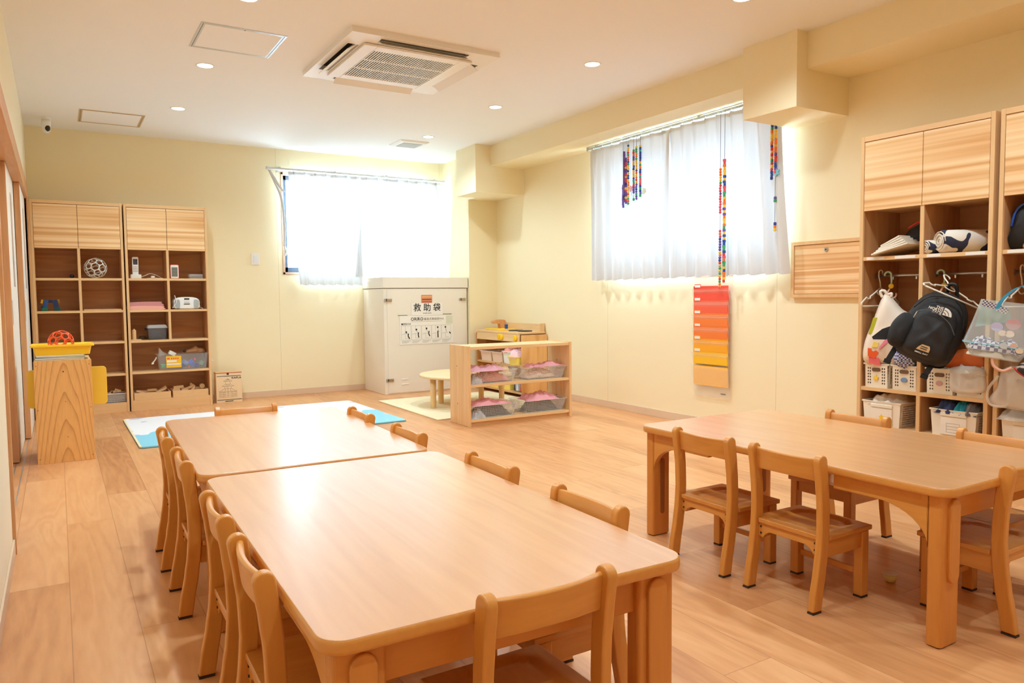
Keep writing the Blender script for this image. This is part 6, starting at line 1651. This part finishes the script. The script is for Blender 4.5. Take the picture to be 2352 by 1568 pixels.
# blue checked cloth strip between bag and backpack
r = thing('checked_bag', 'blue and white checked cloth bag hanging between the white bag and the backpack', 'bag', (3.99, -5.46, 0.62), R(-70))
def checkmat(name, c1, c2, s):
    m = bpy.data.materials.new(name); m.use_nodes = True
    N = m.node_tree.nodes; L = m.node_tree.links; b = N['Principled BSDF']
    tc = N.new('ShaderNodeTexCoord'); ck = N.new('ShaderNodeTexChecker'); ck.inputs['Scale'].default_value = s
    ck.inputs['Color1'].default_value = lin(c1); ck.inputs['Color2'].default_value = lin(c2)
    L.new(tc.outputs['Object'], ck.inputs['Vector']); L.new(ck.outputs['Color'], b.inputs['Base Color']); b.inputs['Roughness'].default_value = 0.85
    return m
bm = B(); pillow(bm, smooth_outline([(-0.05,0.0),(0.06,0.0),(0.08,0.30),(0.03,0.30),(-0.03,0.15)]), 0.06, seed=14, wrinkle=0.004); obj('body', bm, checkmat('blue_check', (60,84,160), (214,220,236), 110), r, smooth=True)

# ------------------------------------------------------------------ backpack
r = thing('backpack', 'black school backpack with white logo hanging in front of the first locker', 'backpack', (3.885, -5.655, 0.815), R(-62))
r.rotation_euler = (R(-4), R(20), R(-62))
ol = smooth_outline([(-0.115,-0.150),(-0.135,-0.05),(-0.120,0.07),(-0.085,0.150),(-0.02,0.185),(0.055,0.180),(0.115,0.125),(0.140,0.03),(0.138,-0.08),(0.115,-0.155),(0.03,-0.175),(-0.06,-0.172)], 5)
bm = B(); pillow(bm, ol, 0.17, rings=8, wrinkle=0.006, seed=21, flat=0.42); obj('main_compartment', bm, blackf, r, smooth=True)
ol = smooth_outline([(-0.085,-0.140),(-0.095,-0.04),(-0.085,0.06),(-0.03,0.115),(0.05,0.115),(0.095,0.06),(0.105,-0.05),(0.090,-0.140),(0.0,-0.155)], 5)
bm = B(); pillow(bm, ol, 0.10, rings=7, wrinkle=0.006, seed=22, flat=0.42)
for v in bm.verts: v.co.y -= 0.058
fp = obj('front_pocket', bm, mat('black_nylon_soft', (34,33,34), 0.65, sheen=0.0, bump=0.5, bscale=350), r, smooth=True)
ol = smooth_outline([(-0.165,-0.12),(-0.175,-0.04),(-0.150,0.025),(-0.115,0.035),(-0.075,0.02),(-0.070,-0.06),(-0.085,-0.13),(-0.13,-0.145)], 5)
bm = B(); pillow(bm, ol, 0.11, rings=6, wrinkle=0.004, seed=23, flat=0.45)
for v in bm.verts: v.co.y -= 0.035
obj('side_pocket', bm, mat('black_mesh', (34,33,34), 0.8, bump=0.8, bscale=600), r, smooth=True)
bm = B(); tube(bm, curve3([(-0.088,-0.108,0.055),(-0.05,-0.112,0.075),(0.0,-0.115,0.072),(0.06,-0.108,0.045),(0.10,-0.098,0.0)], 8), 0.0022, 6); z_ = obj('zipper', bm, mat('zip_grey', (90,90,92), 0.4), fp, smooth=True)
bm = B(); tube(bm, curve3([(-0.11,-0.072,0.07),(-0.07,-0.08,0.135),(-0.01,-0.085,0.160),(0.05,-0.082,0.155),(0.10,-0.075,0.11),(0.125,-0.07,0.03)], 8), 0.0035, 6); obj('zipper', bm, mat('piping_black', (18,18,19), 0.4), r, smooth=True)
bm = B(); tube(bm, [(-0.088,-0.112,0.055),(-0.092,-0.118,0.02)], 0.003, 6); obj('zip_pull', bm, steel, z_, smooth=True)
tw = (R(90), 0, 0)
for i, s in enumerate(('THE', 'NORTH', 'FACE')): text('lettering', s, 0.0175, paper, fp, (0.012, -0.1185+0.002*i, 0.102-0.0125*i), tw, 'RIGHT' if i == 0 else 'RIGHT', 1.0, 0.0004)
bm = B()
pts = [(0.016, 0.074)] + [(0.016+0.040*math.cos(R(a))*1.0, 0.074+0.036*math.sin(R(a))) for a in range(0, 91, 9)]
prism(bm, pts, -0.1195, -0.114, 'y'); obj('logo_dome', bm, paper, fp)
for rr in (0.013, 0.026):
    bm = B(); tube(bm, [(0.017+rr*math.cos(R(a)), -0.1205, 0.075+rr*0.9*math.sin(R(a))) for a in range(0, 91, 15)], 0.0012, 5); obj('logo_arc', bm, black, fp)
bm = B(); prism(bm, [(-0.028,-0.118),(0.030,-0.118),(0.030,-0.100),(0.024,-0.088),(-0.010,-0.088),(-0.022,-0.104)], -0.108, -0.092, 'y'); bd_ = obj('tan_badge', bm, mat('tan_rubber', (206,166,116), 0.5), fp, bevel=0.001)
for z_q in (-0.098, -0.108): bx('badge_slot', -0.012, 0.018, -0.1095, -0.107, z_q-0.0018, z_q+0.0018, ink, bd_)
text('lettering', 'SMALL DAY', 0.0095, paper, fp, (0.0, -0.103, -0.130), tw, 'CENTER', 1.2, 0.0002)
bm = B(); tube(bm, curve3([(0.0,0.05,0.175),(-0.01,0.03,0.225),(0.02,0.02,0.235),(0.045,0.04,0.18)], 6), 0.009, 8); obj('top_loop', bm, black, r, smooth=True)
for (x, z0, z1, w_) in ((-0.115, -0.14, -0.225, 0.013), (0.065, -0.165, -0.235, 0.013)):
    bm = B(); ring_loft(bm, [[(x-w_, 0.02, z0), (x+w_, 0.02, z0), (x+w_, 0.026, z0), (x-w_, 0.026, z0)], [(x-w_-0.01, 0.0, z1), (x+w_-0.01, 0.0, z1), (x+w_-0.01, 0.006, z1), (x-w_-0.01, 0.006, z1)]]); st = obj('strap_end', bm, black, r)
    bm = B(); obox(bm, (x-0.010, 0.0, z1), (0.034, 0.014, 0.022)); obj('buckle', bm, black, st, bevel=0.003)
bm = B(); ring_loft(bm, [[(-0.15,-0.01,-0.03),(-0.13,-0.01,-0.06),(-0.13,0.0,-0.06),(-0.15,0.0,-0.03)],[(-0.205,-0.02,-0.08),(-0.17,-0.02,-0.125),(-0.17,-0.01,-0.125),(-0.205,-0.01,-0.08)],[(-0.235,-0.02,-0.135),(-0.225,-0.02,-0.145),(-0.225,-0.012,-0.145),(-0.235,-0.012,-0.135)]]); obj('hip_wing', bm, blackf, r)
bm = B(); ring_loft(bm, [[(-0.14,-0.005,0.01),(-0.12,-0.005,0.05),(-0.12,0.01,0.05),(-0.14,0.01,0.01)],[(-0.08,0.05,0.13),(-0.05,0.05,0.17),(-0.05,0.065,0.17),(-0.08,0.065,0.13)]]); obj('shoulder_strap', bm, blackf, r)

# orange pouch behind
heap('orange_pouch', 'orange cloth pouch on the basket row behind the backpack', 'pouch', [(-0.10,0.0),(0.09,0.0),(0.085,0.06),(0.03,0.10),(-0.05,0.09),(-0.09,0.05)], 0.10, orange, (4.06, -5.735, 0.61), -90, 33, 0.004)
heap('dark_pouch', 'dark brown pouch beside the orange pouch in the first locker', 'pouch', [(-0.04,0.0),(0.04,0.0),(0.045,0.08),(0.0,0.10),(-0.04,0.07)], 0.08, mat('dark_brown_cloth', (70,52,46), 0.7), (4.12, -5.820, 0.61), -90, 34, 0.003)
heap('navy_pouch', 'black and navy bag under the backpack above the second basket', 'pouch', [(-0.12,0.03),(0.03,0.0),(0.14,0.0),(0.13,0.07),(0.0,0.11),(-0.09,0.09)], 0.10, mat('midnight_cloth', (28,30,40), 0.7), (4.03, -5.50, 0.61), -90, 35, 0.004)

# ------------------------------------------------------------------ clear vinyl tote
r = thing('vinyl_tote_bag', 'clear vinyl tote bag with light blue handles and a checked cloth inside', 'bag', (3.865, -5.945, 0.690), R(-62))
r.rotation_euler = (0, R(8), R(-62))
def ringz(x0, x1, y0, y1, z, r_=0.015, dz=0): return [(x, y, z+dz*x) for x, y in rrect(x0, x1, y0, y1, r_, 4)]
bm = B(); V = ring_loft(bm, [ringz(-0.085,0.105,-0.055,0.055,0.0), ringz(-0.125,0.135,-0.065,0.065,0.060), ringz(-0.105,0.130,-0.030,0.035,0.150), ringz(-0.085,0.125,-0.010,0.012,0.262)], cap1=False)
obj('body', bm, vinyl, r, smooth=False)
bm = B(); prism(bm, [(-0.088,0.130),(0.05,0.175),(0.03,0.235),(-0.080,0.262)], 0.022, 0.024, 'y'); obj('back_tint', bm, vinylg, r)
bm = B(); prism(bm, [(-0.080,0.235),(0.02,0.205),(0.03,0.228),(-0.076,0.264)], -0.016, -0.014, 'y'); obj('printed_border', bm, checkmat('border_print', (90,80,110), (214,206,200), 140), r)
cg = mat('seam_blue', (120,190,205), 0.4)
bm = B(); tube(bm, [(x, y, z) for x, y, z in ringz(-0.126,0.136,-0.066,0.066,0.060)], 0.002, 5, closed=True); obj('seam', bm, cg, r)
for y in (-0.014, 0.016):
    bm = B(); pts = curve3([(-0.02,y,0.215),(0.0,y-0.004,0.275),(0.05,y-0.006,0.335),(0.10,y-0.006,0.335),(0.13,y,0.29),(0.125,y,0.235)], 7)
    ring_loft(bm, [[(p[0]-0.009,p[1]-0.0015,p[2]-0.004),(p[0]+0.009,p[1]-0.0015,p[2]+0.004),(p[0]+0.009,p[1]+0.0015,p[2]+0.004),(p[0]-0.009,p[1]+0.0015,p[2]-0.004)] for p in pts]); obj('handle', bm, mat('tote_handle_blue', (60,160,200), 0.4), r)
for (x, z, q, m_) in ((0.055,0.165,0.030,mat('print_mauve',(206,160,160),0.5)),(0.058,0.172,0.016,mat('print_yellow',(226,214,120),0.5)),(-0.005,0.145,0.024,mat('print_lilac',(196,190,220),0.5)),(0.020,0.120,0.016,mat('print_cream',(236,226,214),0.5)),(0.048,0.120,0.018,mat('print_cream',(236,226,214),0.5)),(0.070,0.070,0.014,mat('print_rose',(222,180,160),0.5)),(0.095,0.052,0.015,mat('print_sand',(226,204,170),0.5)),(0.032,0.065,0.016,mat('print_grey',(200,206,204),0.5))):
    bm = B(); yy = -0.066 if z < 0.07 else -0.066+0.036*(z-0.06)/0.09
    prism(bm, [(x+q*math.cos(2*PI*k/20), z+q*0.85*math.sin(2*PI*k/20)) for k in range(20)], yy-0.003, yy-0.001, 'y'); obj('pastel_print', bm, m_, r)
rt_ = r
o = cloth_heap('checked_cloth', 'navy and white checked cloth folded inside the clear tote bag', 'cloth', 0.0, 0.0, 0.030, 0.205, 0.095, 0.048, checkmat('navy_check', (66,62,112), (222,214,214), 62), 51)
o.location = r.location; o.rotation_euler = r.rotation_euler
o = cloth_heap('cream_cloth', 'cream cloth at the bottom of the clear tote bag', 'cloth', 0.0, 0.0, 0.004, 0.195, 0.10, 0.024, whitec, 52)
o.location = r.location; o.rotation_euler = r.rotation_euler

# dark quilted bag and strap loop at the far right
r = thing('dark_print_bag', 'dark patterned bag with red piping at the right edge of the photo', 'bag', (3.90, -6.12, 0.55), R(-70))
def darkprint():
    m = bpy.data.materials.new('dark_print'); m.use_nodes = True
    N = m.node_tree.nodes; L = m.node_tree.links; b = N['Principled BSDF']
    tc = N.new('ShaderNodeTexCoord'); w_ = N.new('ShaderNodeTexWave'); w_.inputs['Scale'].default_value = 14; w_.inputs['Distortion'].default_value = 4; w_.inputs['Detail'].default_value = 2; w_.bands_direction = 'DIAGONAL'
    L.new(tc.outputs['Object'], w_.inputs['Vector']); cr = N.new('ShaderNodeValToRGB'); e = cr.color_ramp.elements
    e[0].position = 0.45; e[0].color = lin((56,48,46)); e[1].position = 0.75; e[1].color = lin((190,170,156)); L.new(w_.outputs['Fac'], cr.inputs['Fac']); L.new(cr.outputs[0], b.inputs['Base Color']); b.inputs['Roughness'].default_value = 0.8
    return m
bm = B(); pillow(bm, smooth_outline([(-0.085,0.10),(-0.03,0.14),(0.07,0.20),(0.12,0.17),(0.11,0.03),(0.03,0.02),(-0.05,0.06)]), 0.12, seed=61, wrinkle=0.003); obj('body', bm, darkprint(), r, smooth=True)
bm = B(); tube(bm, curve3([(-0.085,-0.01,0.10),(-0.04,-0.02,0.06),(0.03,-0.025,0.02),(0.09,-0.02,0.0)], 6), 0.004, 6); obj('piping', bm, red, r, smooth=True)
bm = B(); tube(bm, curve3([(-0.17,-0.01,0.16),(-0.165,-0.02,0.11),(-0.13,-0.02,0.085),(-0.095,-0.01,0.10)], 6), 0.007, 6); obj('strap', bm, mat('pink_strap', (232,176,150), 0.6), r, smooth=True)

# ------------------------------------------------------------------ sanity of naming
for o in list(C.objects):
    if o.type == 'LIGHT' or o.type == 'CAMERA': continue
